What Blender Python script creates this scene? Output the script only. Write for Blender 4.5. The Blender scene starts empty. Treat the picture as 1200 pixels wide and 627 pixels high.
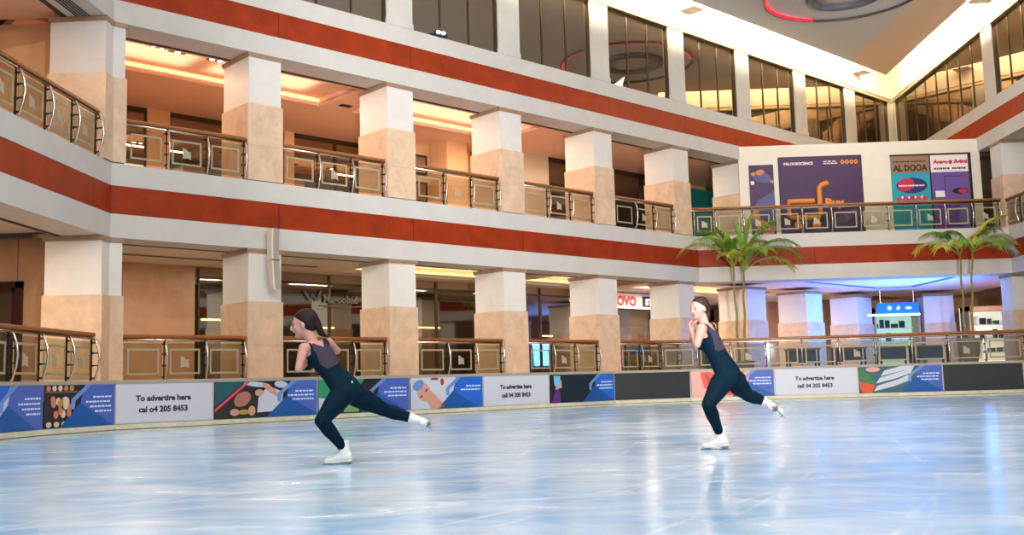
import bpy, bmesh, math, random
from mathutils import Vector, Matrix
random.seed(7)
SC = bpy.context.scene
COL = SC.collection
S2 = math.sqrt(.5)

# ------------------------------------------------------------------ materials
def lin(c):
    return tuple(((v/255)/12.92 if v/255 <= .04045 else ((v/255+.055)/1.055)**2.4) for v in c)
def mat(name, rgb, rough=.6, metal=0, spec=.5, noise=0, nscale=3, emis=0, ecol=None, bump=0, seam=None, vary=False):
    m = bpy.data.materials.new(name); m.use_nodes = True
    nt = m.node_tree; b = nt.nodes['Principled BSDF']
    c = lin(rgb); b.inputs['Roughness'].default_value = rough
    b.inputs['Metallic'].default_value = metal
    b.inputs['Specular IOR Level'].default_value = spec
    b.inputs['Base Color'].default_value = (*c, 1)
    if noise or seam:
        tc = nt.nodes.new('ShaderNodeTexCoord')
        src = tc.outputs['Object']
        n = nt.nodes.new('ShaderNodeTexNoise'); n.inputs['Scale'].default_value = nscale
        n.inputs['Detail'].default_value = 7; n.inputs['Roughness'].default_value = .62
        n.inputs['Distortion'].default_value = .6
        if vary:
            oi = nt.nodes.new('ShaderNodeObjectInfo'); va = nt.nodes.new('ShaderNodeVectorMath'); va.operation = 'MULTIPLY_ADD'
            cx = nt.nodes.new('ShaderNodeCombineXYZ'); 
            for k in range(3): nt.links.new(oi.outputs['Random'], cx.inputs[k])
            nt.links.new(cx.outputs[0], va.inputs[0]); va.inputs[1].default_value = (37, 53, 71); nt.links.new(src, va.inputs[2])
            nsrc = va.outputs[0]
        else: nsrc = src
        nt.links.new(nsrc, n.inputs['Vector'])
        r = nt.nodes.new('ShaderNodeValToRGB')
        r.color_ramp.elements[0].position = .3; r.color_ramp.elements[1].position = .72
        r.color_ramp.elements[0].color = (*[v*(1-noise) for v in c], 1)
        r.color_ramp.elements[1].color = (*[min(1, v*(1+noise*.6)) for v in c], 1)
        nt.links.new(n.outputs['Fac'], r.inputs['Fac'])
        out = r.outputs['Color']
        if seam:   # thin joints every seam metres along local x
            sx = nt.nodes.new('ShaderNodeSeparateXYZ'); nt.links.new(src, sx.inputs[0])
            md = nt.nodes.new('ShaderNodeMath'); md.operation = 'PINGPONG'; md.inputs[1].default_value = seam/2
            nt.links.new(sx.outputs[0], md.inputs[0])
            lt = nt.nodes.new('ShaderNodeMath'); lt.operation = 'LESS_THAN'; lt.inputs[1].default_value = .014
            nt.links.new(md.outputs[0], lt.inputs[0])
            mx = nt.nodes.new('ShaderNodeMix'); mx.data_type = 'RGBA'
            nt.links.new(lt.outputs[0], mx.inputs[0]); nt.links.new(out, mx.inputs[6]); mx.inputs[7].default_value = (*[v*.45 for v in c], 1)
            out = mx.outputs[2]
        nt.links.new(out, b.inputs['Base Color'])
        if bump:
            bp = nt.nodes.new('ShaderNodeBump'); bp.inputs['Strength'].default_value = bump; bp.inputs['Distance'].default_value = .02
            nt.links.new(n.outputs['Fac'], bp.inputs['Height']); nt.links.new(bp.outputs[0], b.inputs['Normal'])
    if emis:
        b.inputs['Emission Color'].default_value = (*lin(ecol or rgb), 1)
        b.inputs['Emission Strength'].default_value = emis
    return m
def glass(name, tint, gl, fac, rough=.03):
    m = bpy.data.materials.new(name); m.use_nodes = True; nt = m.node_tree
    nt.nodes.remove(nt.nodes['Principled BSDF']); o = nt.nodes['Material Output']
    t = nt.nodes.new('ShaderNodeBsdfTransparent'); t.inputs[0].default_value = (*tint, 1)
    g = nt.nodes.new('ShaderNodeBsdfGlossy'); g.inputs['Color'].default_value = (*gl, 1); g.inputs['Roughness'].default_value = rough
    x = nt.nodes.new('ShaderNodeMixShader'); x.inputs[0].default_value = fac
    nt.links.new(t.outputs[0], x.inputs[1]); nt.links.new(g.outputs[0], x.inputs[2]); nt.links.new(x.outputs[0], o.inputs[0])
    return m

M = {}
M['white'] = mat('white_stone', (206, 203, 197), .6, spec=.3, noise=.06, nscale=1.5)
M['cream'] = mat('cream_paint', (232, 224, 208), .7, noise=.04, nscale=1)
M['shaft'] = mat('painted_shaft', (226, 221, 214), .5, noise=.05, nscale=2, vary=True)
M['marble'] = mat('beige_marble', (224, 196, 168), .3, noise=.17, nscale=2.6, vary=True)
M['cap'] = mat('capital_stone', (166, 138, 114), .5, noise=.15, nscale=6)
M['red'] = mat('red_marble', (152, 56, 24), .4, spec=.25, noise=.30, nscale=1.6, seam=4.148)
M['soffit'] = mat('soffit', (205, 203, 198), .7)
M['slot'] = mat('dark_slot', (70, 66, 60), .8)
M['gceil'] = mat('gallery_ceiling', (240, 204, 182), .8)  # peach of the warm light is partly put into this paint colour
M['gceil0'] = mat('ground_gallery_ceiling', (214, 206, 196), .8)
M['gwall'] = mat('gallery_wall', (230, 190, 146), .7, noise=.05)
M['gwall0'] = mat('wall_marble', (196, 158, 128), .35, noise=.14, nscale=1.5, seam=2.4)
M['gfloor'] = mat('gallery_floor', (196, 170, 142), .3, noise=.1, nscale=2)
M['ceil'] = mat('ceiling_grey', (214, 214, 214), .7)
M['glow'] = mat('warm_led', (255, 214, 130), .5, emis=17, ecol=(255, 216, 156))
M['cove'] = mat('cove_led', (255, 236, 200), .5, emis=230, ecol=(255, 238, 208))
M['spot'] = mat('spot_lens', (255, 250, 240), .5, emis=18)
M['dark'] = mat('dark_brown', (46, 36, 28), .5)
M['darkglass'] = None
M['wood'] = mat('handrail_wood', (150, 96, 48), .35, noise=.15, nscale=8)
M['chrome'] = mat('chrome', (214, 208, 198), .2, metal=1)
M['clamp'] = mat('dark_clamp', (70, 62, 52), .35, metal=.8)
M['etch'] = mat('etched_line', (168, 160, 134), .5)
M['emblem'] = mat('etched_emblem', (176, 170, 150), .5)
M['pane'] = glass('rail_glass', (.80, .80, .74), (.9, .95, .92), .045)
M['shopglass'] = glass('shop_glass', (.62, .57, .48), (.8, .76, .68), .30)
M['upglass'] = mat('upper_glass', (40, 34, 28), .02)
b = M['upglass'].node_tree.nodes['Principled BSDF']
def mk_upglass():
    m = bpy.data.materials.new('tinted_glass'); m.use_nodes = True; nt = m.node_tree
    nt.nodes.remove(nt.nodes['Principled BSDF']); o = nt.nodes['Material Output']
    d = nt.nodes.new('ShaderNodeBsdfDiffuse'); d.inputs[0].default_value = (.030, .022, .014, 1)
    g = nt.nodes.new('ShaderNodeBsdfGlossy'); g.inputs['Color'].default_value = (.38, .32, .25, 1); g.inputs['Roughness'].default_value = .01
    a = nt.nodes.new('ShaderNodeAddShader')
    nt.links.new(d.outputs[0], a.inputs[0]); nt.links.new(g.outputs[0], a.inputs[1]); nt.links.new(a.outputs[0], o.inputs[0])
    return m
M['upglass'] = mk_upglass()
M['gold'] = mat('gold_trim', (190, 165, 105), .35, metal=.6)
M['mull'] = mat('mullion', (84, 70, 50), .4, metal=.5)
M['black'] = mat('black_panel', (44, 46, 48), .6)
M['kick'] = mat('kick_board', (214, 204, 176), .5, noise=.16, nscale=5)
M['barcap'] = mat('barrier_cap', (166, 156, 138), .5, noise=.06)
M['barbody'] = mat('barrier_body', (200, 196, 186), .5)
M['scuff'] = mat('blue_scuff', (84, 104, 108), .6)

# ------------------------------------------------------------------ mesh builder
class MB:
    def __init__(s): s.bm = bmesh.new()
    def poly(s, pts):
        vs = [s.bm.verts.new(p) for p in pts]
        return s.bm.faces.new(vs)
    def hexa(s, a, b):   # a: 4 bottom pts, b: 4 top pts
        va = [s.bm.verts.new(p) for p in a]; vb = [s.bm.verts.new(p) for p in b]
        s.bm.faces.new(va[::-1]); s.bm.faces.new(vb)
        n = len(va)
        for i in range(n): s.bm.faces.new((va[i], va[(i+1) % n], vb[(i+1) % n], vb[i]))
    def box(s, x0, x1, y0, y1, z0, z1):
        s.hexa([(x0, y0, z0), (x1, y0, z0), (x1, y1, z0), (x0, y1, z0)], [(x0, y0, z1), (x1, y0, z1), (x1, y1, z1), (x0, y1, z1)])
        return s
    def prism(s, pts, z0, z1):
        s.hexa([(p[0], p[1], z0) for p in pts], [(p[0], p[1], z1) for p in pts]); return s
    def plate(s, pts, y, t=.004):   # polygon in local xz, facing -y
        s.hexa([(p[0], y, p[1]) for p in pts], [(p[0], y-t, p[1]) for p in pts]); return s
    def tube(s, pts, r, seg=8, closed=False):
        pts = [Vector(p) for p in pts]; n = len(pts); rings = []
        rr = r if isinstance(r, (list, tuple)) else [r]*n
        prev = None
        for i, p in enumerate(pts):
            if closed: t = pts[(i+1) % n]-pts[i-1]
            else: t = pts[min(i+1, n-1)]-pts[max(i-1, 0)]
            t.normalize()
            if prev is None: a = t.orthogonal().normalized()
            else:
                a = prev-t*prev.dot(t)
                a = a.normalized() if a.length > 1e-6 else t.orthogonal().normalized()
            prev = a; b = t.cross(a)
            rings.append([s.bm.verts.new(p+(a*math.cos(2*math.pi*k/seg)+b*math.sin(2*math.pi*k/seg))*rr[i]) for k in range(seg)])
        m = n if closed else n-1
        for i in range(m):
            A, B = rings[i], rings[(i+1) % n]
            for k in range(seg): s.bm.faces.new((A[k], A[(k+1) % seg], B[(k+1) % seg], B[k]))
        if not closed:
            s.bm.faces.new(rings[0][::-1]); s.bm.faces.new(rings[-1])
        return s
    def lathe(s, prof, c=(0, 0, 0), seg=24):
        rings = []
        for r, z in prof:
            rings.append([s.bm.verts.new((c[0]+r*math.cos(2*math.pi*k/seg), c[1]+r*math.sin(2*math.pi*k/seg), c[2]+z)) for k in range(seg)])
        for i in range(len(rings)-1):
            for k in range(seg): s.bm.faces.new((rings[i][k], rings[i][(k+1) % seg], rings[i+1][(k+1) % seg], rings[i+1][k]))
        s.bm.faces.new(rings[0][::-1]); s.bm.faces.new(rings[-1])
        return s
    def loft(s, secs, n=20):  # secs: (centre, A, B) ellipse axis vectors
        rings = []
        for c, A, B in secs:
            rings.append([s.bm.verts.new(Vector(c)+Vector(A)*math.cos(2*math.pi*k/n)+Vector(B)*math.sin(2*math.pi*k/n)) for k in range(n)])
        for i in range(len(rings)-1):
            for k in range(n): s.bm.faces.new((rings[i][k], rings[i][(k+1) % n], rings[i+1][(k+1) % n], rings[i+1][k]))
        s.bm.faces.new(rings[0][::-1]); s.bm.faces.new(rings[-1]); return s
    def ball(s, c, ax, u=16, v=10):  # ax: three axis vectors
        mt = Matrix((ax[0], ax[1], ax[2])).transposed().to_4x4(); mt.translation = Vector(c)
        bmesh.ops.create_uvsphere(s.bm, u_segments=u, v_segments=v, radius=1, matrix=mt); return s
    def build(s, name, m, parent=None, smooth=False, loc=None, rz=None, bevel=0):
        bmesh.ops.recalc_face_normals(s.bm, faces=s.bm.faces)
        if bevel:
            bmesh.ops.bevel(s.bm, geom=[e for e in s.bm.edges if len(e.link_faces) == 2 and e.calc_face_angle(0) > .8], offset=bevel, segments=2, affect='EDGES', clamp_overlap=True)
        me = bpy.data.meshes.new(name); s.bm.to_mesh(me); s.bm.free()
        if smooth:
            for p in me.polygons: p.use_smooth = True
        o = bpy.data.objects.new(name, me); COL.objects.link(o)
        if m: me.materials.append(M[m] if isinstance(m, str) else m)
        if parent: o.parent = parent
        if loc: o.location = loc
        if rz is not None: o.rotation_euler.z = rz
        return o
def box(name, m, x0, x1, y0, y1, z0, z1, parent=None, **k): return MB().box(x0, x1, y0, y1, z0, z1).build(name, m, parent, **k)
def tag(o, label=None, cat=None, group=None, kind=None):
    if label: o['label'] = label
    if cat: o['category'] = cat
    if group: o['group'] = group
    if kind: o['kind'] = kind
    return o
def empty(name, loc, rz=0, label=None, cat=None, group=None):
    o = bpy.data.objects.new(name, None); COL.objects.link(o); o.location = loc; o.rotation_euler.z = rz
    o.empty_display_size = .2
    return tag(o, label, cat, group)
def struct(o): o['kind'] = 'structure'; return o
def copy_tree(o, parent=None):
    c = o.copy(); COL.objects.link(c)
    if parent:
        c.parent = parent
    for ch in o.children: copy_tree(ch, c)
    return c
FONT = {}
def text(s, size, m, parent, x, y, z, align='LEFT', name='lettering', sx=1.0, bold=0.0, space=1.0):
    cu = bpy.data.curves.new('t', 'FONT'); cu.body = s; cu.size = size; cu.align_x = align; cu.extrude = .002
    cu.offset = bold; cu.space_character = space; cu.resolution_u = 3
    t = bpy.data.objects.new('t', cu); COL.objects.link(t)
    dg = bpy.context.evaluated_depsgraph_get()
    me = bpy.data.meshes.new_from_object(t.evaluated_get(dg))
    bpy.data.objects.remove(t); bpy.data.curves.remove(cu)
    me.transform(Matrix.Translation((x, y, z)) @ Matrix.Rotation(math.pi/2, 4, 'X') @ Matrix.Diagonal((sx, 1, 1, 1)))
    o = bpy.data.objects.new(name, me); COL.objects.link(o); me.materials.clear(); me.materials.append(M[m]); o.parent = parent
    return o

# ------------------------------------------------------------------ frames (plan of the atrium)
XA = -9.529; AB = (-9.529, 21.583); BC = (5.402, 36.515); XD = 16.439; YC = 36.515
CD = (XD, YC); BD = (XD, 47.55); LB = 21.12; LBD = 36.73
Z0 = .92           # ground floor walkway
SL1 = 5.75; SF0 = 4.09; R1b = 4.62; R1t = 5.25
SF1 = 8.96; R2b = 9.48; R2t = 10.13; SILL = 10.62; HEAD = 13.36; ROOF = 15.6; CZ = 14.04
def FB(u, d=0, z=0): return (AB[0]+u*S2-d*S2, AB[1]+u*S2+d*S2, z)
RB = math.pi/4
FR = {'left': ((XA, 0), math.pi/2), 'back': (AB, RB), 'far': (BC, 0), 'right': (BD, -math.pi/2)}

def sweep(name, m, fr, x0, x1, y0, y1, z0, z1, t0=0, t1=0):
    """bar along a wall frame; t0/t1 = miter tangents at its ends"""
    (ox, oy), rz = FR[fr]
    a = [(x0-y0*t0, y0), (x1+y0*t1, y0), (x1+y1*t1, y1), (x0-y1*t0, y1)]
    return struct(MB().prism(a, z0, z1).build(name, m, loc=(ox, oy, 0), rz=rz))

T45 = math.tan(math.pi/8); T90 = 1.0; T135 = math.tan(math.radians(67.5))
NEAR = -6.0
# level 1 edge (beam, red band, upper strip)
segs1 = [('left', NEAR, AB[1], 0, T45), ('back', 0, LB, T45, T45), ('far', 0, XD-BC[0], T45, T90), ('right', BD[1]-YC, BD[1]-NEAR, T90, 0)]
for fr, x0, x1, a, b_ in segs1:
    sweep('wall_'+fr, 'white', fr, x0, x1, 0, 1.0, SF0, R1b, a, b_)
    sweep('trim_1', 'red', fr, x0, x1, .012, .9, R1b, R1t, a, b_)
    sweep('wall_'+fr, 'white', fr, x0, x1, 0, 1.2, R1t, SL1, a, b_)
segs2 = [('left', NEAR, AB[1], 0, T45), ('back', 0, LBD, T45, 0), ('right', 0, BD[1]-NEAR, 0, 0)]
for fr, x0, x1, a, b_ in segs2:
    sweep('wall_'+fr, 'white', fr, x0, x1, 0, 1.0, SF1, R2b, a, b_)
    sweep('trim_2', 'red', fr, x0, x1, .012, .9, R2b, R2t, a, b_)
    sweep('wall_'+fr, 'white', fr, x0, x1, 0, .5, R2t, SILL, a, b_)
    sweep('wall_'+fr, 'cream', fr, x0, x1, 0, .5, HEAD, ROOF, a, b_)

# floors & ceilings of galleries
def flat(name, m, pts, z0, z1): return struct(MB().prism(pts, z0, z1).build(name, m))
def fb(u, d): return FB(u, d)[:2]
BX0, BY0 = -1.0, 30.0
# ground walkway around the ice (beyond barrier)
RINK = [(-8.95, NEAR), (-8.95, 12.6), (-8.85, 14.8), (-8.66, 17.1), (-8.11, 18.69), (-6.72, 20.08), (-5.03, 21.77), (-3.29, 23.51), (-1.70, 25.10), (-.07, 26.73), (1.73, 28.47), (3.94, 29.25), (6.32, 29.3), (8.67, 29.3), (11.04, 29.3), (13.29, 29.3), (14.6, 28.6), (15.2, 27.2), (15.2, NEAR)]
OUT = [(-22, NEAR), (-22, 30), (2, 56), (30, 56), (30, NEAR)]
def ringslab(name, m, inner, outer, z0, z1):
    mb = MB()
    # strip quads between inner and outer polylines (same count)
    for i in range(len(inner)-1):
        a, b2, c, d = inner[i], inner[i+1], outer[i+1], outer[i]
        mb.hexa([(*a, z0), (*b2, z0), (*c, z0), (*d, z0)], [(*a, z1), (*b2, z1), (*c, z1), (*d, z1)])
    return struct(mb.build(name, m))
def proj_out(p, i, n):
    if i < 4: return (-22, p[1])
    if i <= 10: 
        k = 13; return (p[0]-k*S2, p[1]+k*S2)
    if i < 16: return (p[0]+(p[0]-2)*.3, 58)
    return (30, 58) if i == 16 else ((30, p[1]) )
outer = [proj_out(p, i, 0) for i, p in enumerate(RINK)]
ringslab('floor', 'gfloor', RINK, outer, .6, Z0)
# level 1 slab (floor of the upper gallery and ceiling over the ground gallery)
sweep('floor', 'gfloor', 'left', NEAR, AB[1], 1.0, 9, 5.3, 5.7, 0, T45)
sweep('floor', 'gfloor', 'back', 0, 36, 1.0, 13, 5.3, 5.7, T45, 0)
flat('floor', 'gfloor', [(BC[0]+.4, YC+1.0), (XD, YC+1.0), (XD, 47), (BC[0]+10, 47)], 5.29, 5.69)
sweep('floor', 'gfloor', 'right', 8, BD[1]-NEAR, 1.0, 9, 5.3, 5.7, T90, 0)
GC0 = 4.25
# ground gallery ceiling: slot strip + ceiling pieces
def gceiling(fr, x0, x1, zc, trays, t0=0, t1=0, depth=13, m='gceil', g0=1.0, tray=(1.55, 3.8)):
    sweep('trim_3', 'slot', fr, x0, min(x1, LB+1) if fr == 'back' and zc < 5 else x1, .86, .99, (SF0 if zc < 5 else SF1)-.008, (SF0 if zc < 5 else SF1)-.001, t0, t1)
    ty0, ty1 = tray
    sweep('ceiling', m, fr, x0, x1, g0, ty0, zc, zc+.1, t0, t1)
    sweep('ceiling', m, fr, x0, x1, ty1, depth, zc, zc+.1, t0, t1)
    xs = [x0]+[v for t in trays for v in t]+[x1]
    for i in range(0, len(xs), 2):
        if xs[i+1]-xs[i] > .01: sweep('ceiling', m, fr, xs[i], xs[i+1], ty0, ty1, zc, zc+.1)
    for a, b2 in trays:
        mb = MB(); z1 = zc+(.34 if zc < 5 else .22)
        mb.box(a, b2, ty0, ty1, z1, z1+.04).box(a-.03, a, ty0, ty1, zc+.05, z1).box(b2, b2+.03, ty0, ty1, zc+.05, z1)
        mb.box(a, b2, ty0-.03, ty0, zc+.05, z1).box(a, b2, ty1, ty1+.03, zc+.05, z1).box(a, b2, ty1-.16, ty1-.13, zc, zc+.12).box(a, b2, ty1-.14, ty1+.02, zc, zc+.02)
        (ox, oy), rz = FR[fr]
        struct(mb.build('ceiling', m, loc=(ox, oy, 0), rz=rz))
        mb = MB().box(a+.02, b2-.02, ty1-.10, ty1-.05, zc+.025, zc+.05)
        struct(mb.build('trim_4', 'glow', loc=(ox, oy, 0), rz=rz))
gceiling('back', 0, 36, GC0, [(8.9, 15.2), (16.0, 20.9), (21.8, 30)], T45, 0, tray=(2.2, 4.8), m='gceil0')
gceiling('left', NEAR, AB[1], GC0, [], 0, T45, depth=9, m='gceil0')
gceiling('back', 0, 36, 9.1, [(-1.5, 7.6), (8.75, 14.8)], T45, 0, tray=(1.5, 3.8))
gceiling('left', NEAR, AB[1], 9.1, [(0, 19.0)], 0, T45, depth=9)
flat('ceiling', 'gceil', [fb(LB+.45, 1.03), (XD+3, YC+1.0), (XD+3, 50), fb(40, 1.03)], 4.24, 4.34)
struct(MB().prism([(9.9, YC+2.9), (13.7, YC+6.7), (15.3, YC+6.5), (15.5, YC+2.7), (15.25, YC+2.7), (15.05, YC+6.3), (13.8, YC+6.5), (10.15, YC+2.9)], 4.225, 4.239).build('trim_5', mat('vent_line', (60, 96, 130), .5)))
sweep('ceiling', 'gceil', 'right', 8, BD[1]-NEAR, 1.0, 9, GC0, GC0+.1, T90, 0)
sweep('ceiling', 'gceil', 'right', 0, BD[1]-NEAR, 1.0, 9, 9.1, 9.2, 0, 0)
# roofs over upper gallery so no daylight leaks in
sweep('floor', 'gfloor', 'back', 0, LBD, .5, 13, 10.0, 10.1, T45, 0)

# gallery rear walls -------------------------------------------------
def wallbox(name, m, fr, x0, x1, y0, y1, z0, z1):
    (ox, oy), rz = FR[fr]
    return struct(MB().box(x0, x1, y0, y1, z0, z1).build(name, m, loc=(ox, oy, 0), rz=rz))
# level 0 back wall line d=5.3
wallbox('wall_back', 'gwall0', 'back', -1, 4.5, 5.3, 5.6, Z0, GC0)
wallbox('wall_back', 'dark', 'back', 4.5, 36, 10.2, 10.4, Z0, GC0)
for i, (a, b2) in enumerate([(4.6, 7.0), (7.0, 9.0), (9.0, 11.0), (11.0, 13.3), (13.3, 15.8), (15.8, 18.3), (18.3, 21.6), (21.6, 22.5), (22.5, 25.2), (25.2, 28.4)]):
    (ox, oy), rz = FR['back']
    w = empty('window_%d' % (i+1), (ox, oy, 0), rz); w['kind'] = 'structure'
    box('pane', 'shopglass', a+.03, b2-.03, 5.34, 5.36, Z0+.1, 3.9 if i < 7 else 3.5, w)
    mb = MB().box(a, a+.04, 5.3, 5.4, Z0, 4.2).box(b2-.04, b2, 5.3, 5.4, Z0, 4.2).box(a, b2, 5.3, 5.4, Z0, Z0+.1).box(a, b2, 5.3, 5.4, 3.9 if i < 7 else 3.5, 3.97 if i < 7 else 3.57)
    mb.build('frame', 'mull', w)
wallbox('wall_back', mat('bulkhead', (150, 120, 88), .5), 'back', 4.5, 21.6, 5.38, 5.5, 3.97, GC0)
# level 1 back walls
for a, b2 in [(-2, 2.0), (3.7, 4.4), (8.3, 8.66)]: wallbox('wall_back', 'gwall', 'back', a, b2, 6.85, 7.1, 5.7, 9.1)
for i, (a, b2) in enumerate([(2.0, 3.7), (4.4, 6.35), (6.35, 8.3), (8.66, 10.3), (10.3, 12)]):
    (ox, oy), rz = FR['back']
    w = empty('window_%d' % (i+11), (ox, oy, 0), rz); w['kind'] = 'structure'
    box('pane', 'upglass', a+.03, b2-.03, 6.96, 7.0, 5.75, 8.95, w)
    MB().box(a, a+.04, 6.92, 7.04, 5.7, 9.1).box(b2-.04, b2, 6.92, 7.04, 5.7, 9.1).box(a, b2, 6.92, 7.04, 8.95, 9.1).build('frame', 'mull', w)
wallbox('wall_back', 'gwall', 'back', 12.0, 17.6, 5.6, 5.8, 5.7, 9.1)
wallbox('wall_back', 'gwall', 'back', 12.0, 12.15, 5.8, 7.1, 5.7, 9.1)
wallbox('wall_back', mat('pale_wall', (214, 190, 164), .6), 'back', 16.5, 18.15, 4.5, 5.6, 5.7, 9.1)
for i, (a, b2) in enumerate([(18.15, 21), (21, 23.6), (23.6, 26.3)]):
    (ox, oy), rz = FR['back']
    w = empty('window_%d' % (i+16), (ox, oy, 0), rz); w['kind'] = 'structure'
    box('pane', 'upglass', a+.03, b2-.03, 4.56, 4.6, 5.75, 8.95, w)
    MB().box(a, a+.05, 4.5, 4.64, 5.7, 9.1).box(b2-.05, b2, 4.5, 4.64, 5.7, 9.1).box(a, b2, 4.5, 4.64, 8.95, 9.1).build('frame', 'mull', w)
M['teal'] = mat('teal_board', (28, 104, 96), .4, noise=.4, nscale=1.2, emis=.25, ecol=(30, 110, 100))
wallbox('wall_back', 'gwall', 'back', 26.3, 36, 4.7, 4.9, 5.7, 9.1)
tb = empty('poster', FB(27.6, 4.62, 5.9), RB, 'teal green shop hoarding deep inside the upper gallery, left of the far balcony', 'poster')
box('board', 'teal', -1.1, 2.4, -.03, .0, 0, 3.0, tb)
MB().loft([((0.5, -.04, .2), (.95, 0, 0), (0, 0, .9)), ((0.5, -.06, .2), (.95, 0, 0), (0, 0, .9))], 28).build('dark_arc', 'dark', tb)
# left wing (wall facing the camera at the end of the left corridor)
flat('wall_left', 'gwall0', [(-19, 22.4), (XA-1.2, 22.4), (XA-1.2, 22.6), (-19, 22.6)], Z0, GC0)
flat('wall_left', 'gwall', [(-19, 21.9), (XA-1.2, 21.9), (XA-1.2, 22.1), (-19, 22.1)], 5.7, 9.1)
flat('wall_left', 'gwall0', [(-18.6, NEAR), (-18.4, NEAR), (-18.4, 22.4), (-18.6, 22.4)], Z0, 9.1)
d = empty('door_1', (-12.85, 22.4, Z0)); d['kind'] = 'structure'
M['mahog'] = mat('mahogany', (64, 30, 20), .35, noise=.2, nscale=5)
MB().box(-1.0, -.84, -.08, 0, 0, 2.35).box(.84, 1.0, -.08, 0, 0, 2.35).box(-1.0, 1.0, -.08, 0, 2.2, 2.35).box(-.84, -.76, -.05, 0, 0, 2.2).box(.76, .84, -.05, 0, 0, 2.2).box(-.84, .84, -.05, 0, 2.1, 2.2).build('frame', 'mahog', d)
box('leaf', 'upglass', -.76, .76, -.03, 0, 0, 2.1, d)
MB().box(-.02, .02, -.05, -.02, 0, 2.1).build('stile', 'mahog', d)
# right wing rear wall, both levels
flat('wall_right', 'gwall0', [(XD+5.5, NEAR), (XD+5.7, NEAR), (XD+5.7, 50), (XD+5.5, 50)], Z0, 9.1)
# dark glazing between poster wall and the right hand column
w = empty('window_19', (XD, 38.62, 0)); w['kind'] = 'structure'
box('pane', 'upglass', .05, 1.6, .03, .06, 5.75, 9.0, w)
MB().box(.02, .07, 0, .1, 5.7, 9.0).box(.66, .70, 0, .1, 5.7, 9.0).build('frame', 'mull', w)

# outer shell behind the shops so that no daylight leaks in
flat('wall_far', 'gwall0', [(-24, 60), (34, 60), (34, 60.3), (-24, 60.3)], 0, 16)
flat('wall_right', 'gwall0', [(33.7, NEAR), (34, NEAR), (34, 60), (33.7, 60)], 0, 16)
flat('wall_left', 'gwall0', [(-24.3, NEAR), (-24, NEAR), (-24, 60), (-24.3, 60)], 0, 16)
flat('ceiling', 'gceil', [(-24, NEAR), (34, NEAR), (34, 60), (-24, 60)], 15.7, 15.9)
# upper storey windows ----------------------------------------------
PW = .886
cols_u = [3.34+4.148*k for k in range(8)]
wn = [30]
def upper_window(fr, a, b2, n):
    (ox, oy), rz = FR[fr]
    w = empty('window_%d' % wn[0], (ox, oy, 0), rz); w['kind'] = 'structure'; wn[0] += 1
    p = (b2-a)/n
    for k in range(n): box('pane', 'upglass', a+k*p+.02, a+(k+1)*p-.02, .13, .15, SILL, HEAD-.05, w)
    mb = MB()
    for k in range(1, n): mb.box(a+k*p-.022, a+k*p+.022, .10, .16, SILL, HEAD-.05)
    mb.box(a, a+.03, .05, .16, SILL, HEAD-.05).box(b2-.03, b2, .05, .16, SILL, HEAD-.05)
    mb.build('mullion', 'mull', w)
edges = [0]+[v for u in cols_u for v in (u, u+PW)]+[LBD-.35]
for i in range(0, len(edges), 2): upper_window('back', edges[i], edges[i+1], 3)
for u in cols_u:
    (ox, oy), rz = FR['back']
    MBp = MB().box(u, u+PW, 0, .5, SILL, HEAD).box(u-.02, u+PW+.02, -.02, .1, SILL, SILL+.16)
    struct(MBp.build('wall_back', 'white', loc=(ox, oy, 0), rz=rz))
wallbox('wall_back', 'cream', 'back', LBD-.35, LBD, .0, .5, SILL, HEAD)
wallbox('wall_right', 'cream', 'right', 0, .35, .0, .5, SILL, HEAD)
dcols = [(BD[1]-37.55, BD[1]-36.7)]+[(BD[1]-37.55+4.148*k, BD[1]-36.7+4.148*k) for k in range(1, 10)]
e2 = [.35]+[v for p in dcols for v in p]+[BD[1]-NEAR]
for i in range(0, len(e2), 2): upper_window('right', e2[i], e2[i+1], 8 if i == 0 else 3)
for a, b2 in dcols:
    wallbox('wall_right', 'white', 'right', a, b2, 0, .5, SILL, HEAD)
for k in range(5):
    wallbox('wall_left', 'white', 'left', 16.4-4.148*k, 17.3-4.148*k, 0, .5, SILL, HEAD)
for k in range(5):
    upper_window('left', 17.3-4.148*k, 16.4+4.148-4.148*k if k else AB[1], 3)
# gold double head trim
for fr, L in (('back', LBD-.02), ('right', BD[1]-NEAR)):
    (ox, oy), rz = FR[fr]
    struct(MB().box(.02, L, -.03, .1, HEAD-.05, HEAD+.0).box(.02, L, -.03, .02, HEAD+.09, HEAD+.13).build('trim_6', 'gold', loc=(ox, oy, 0), rz=rz))

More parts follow.
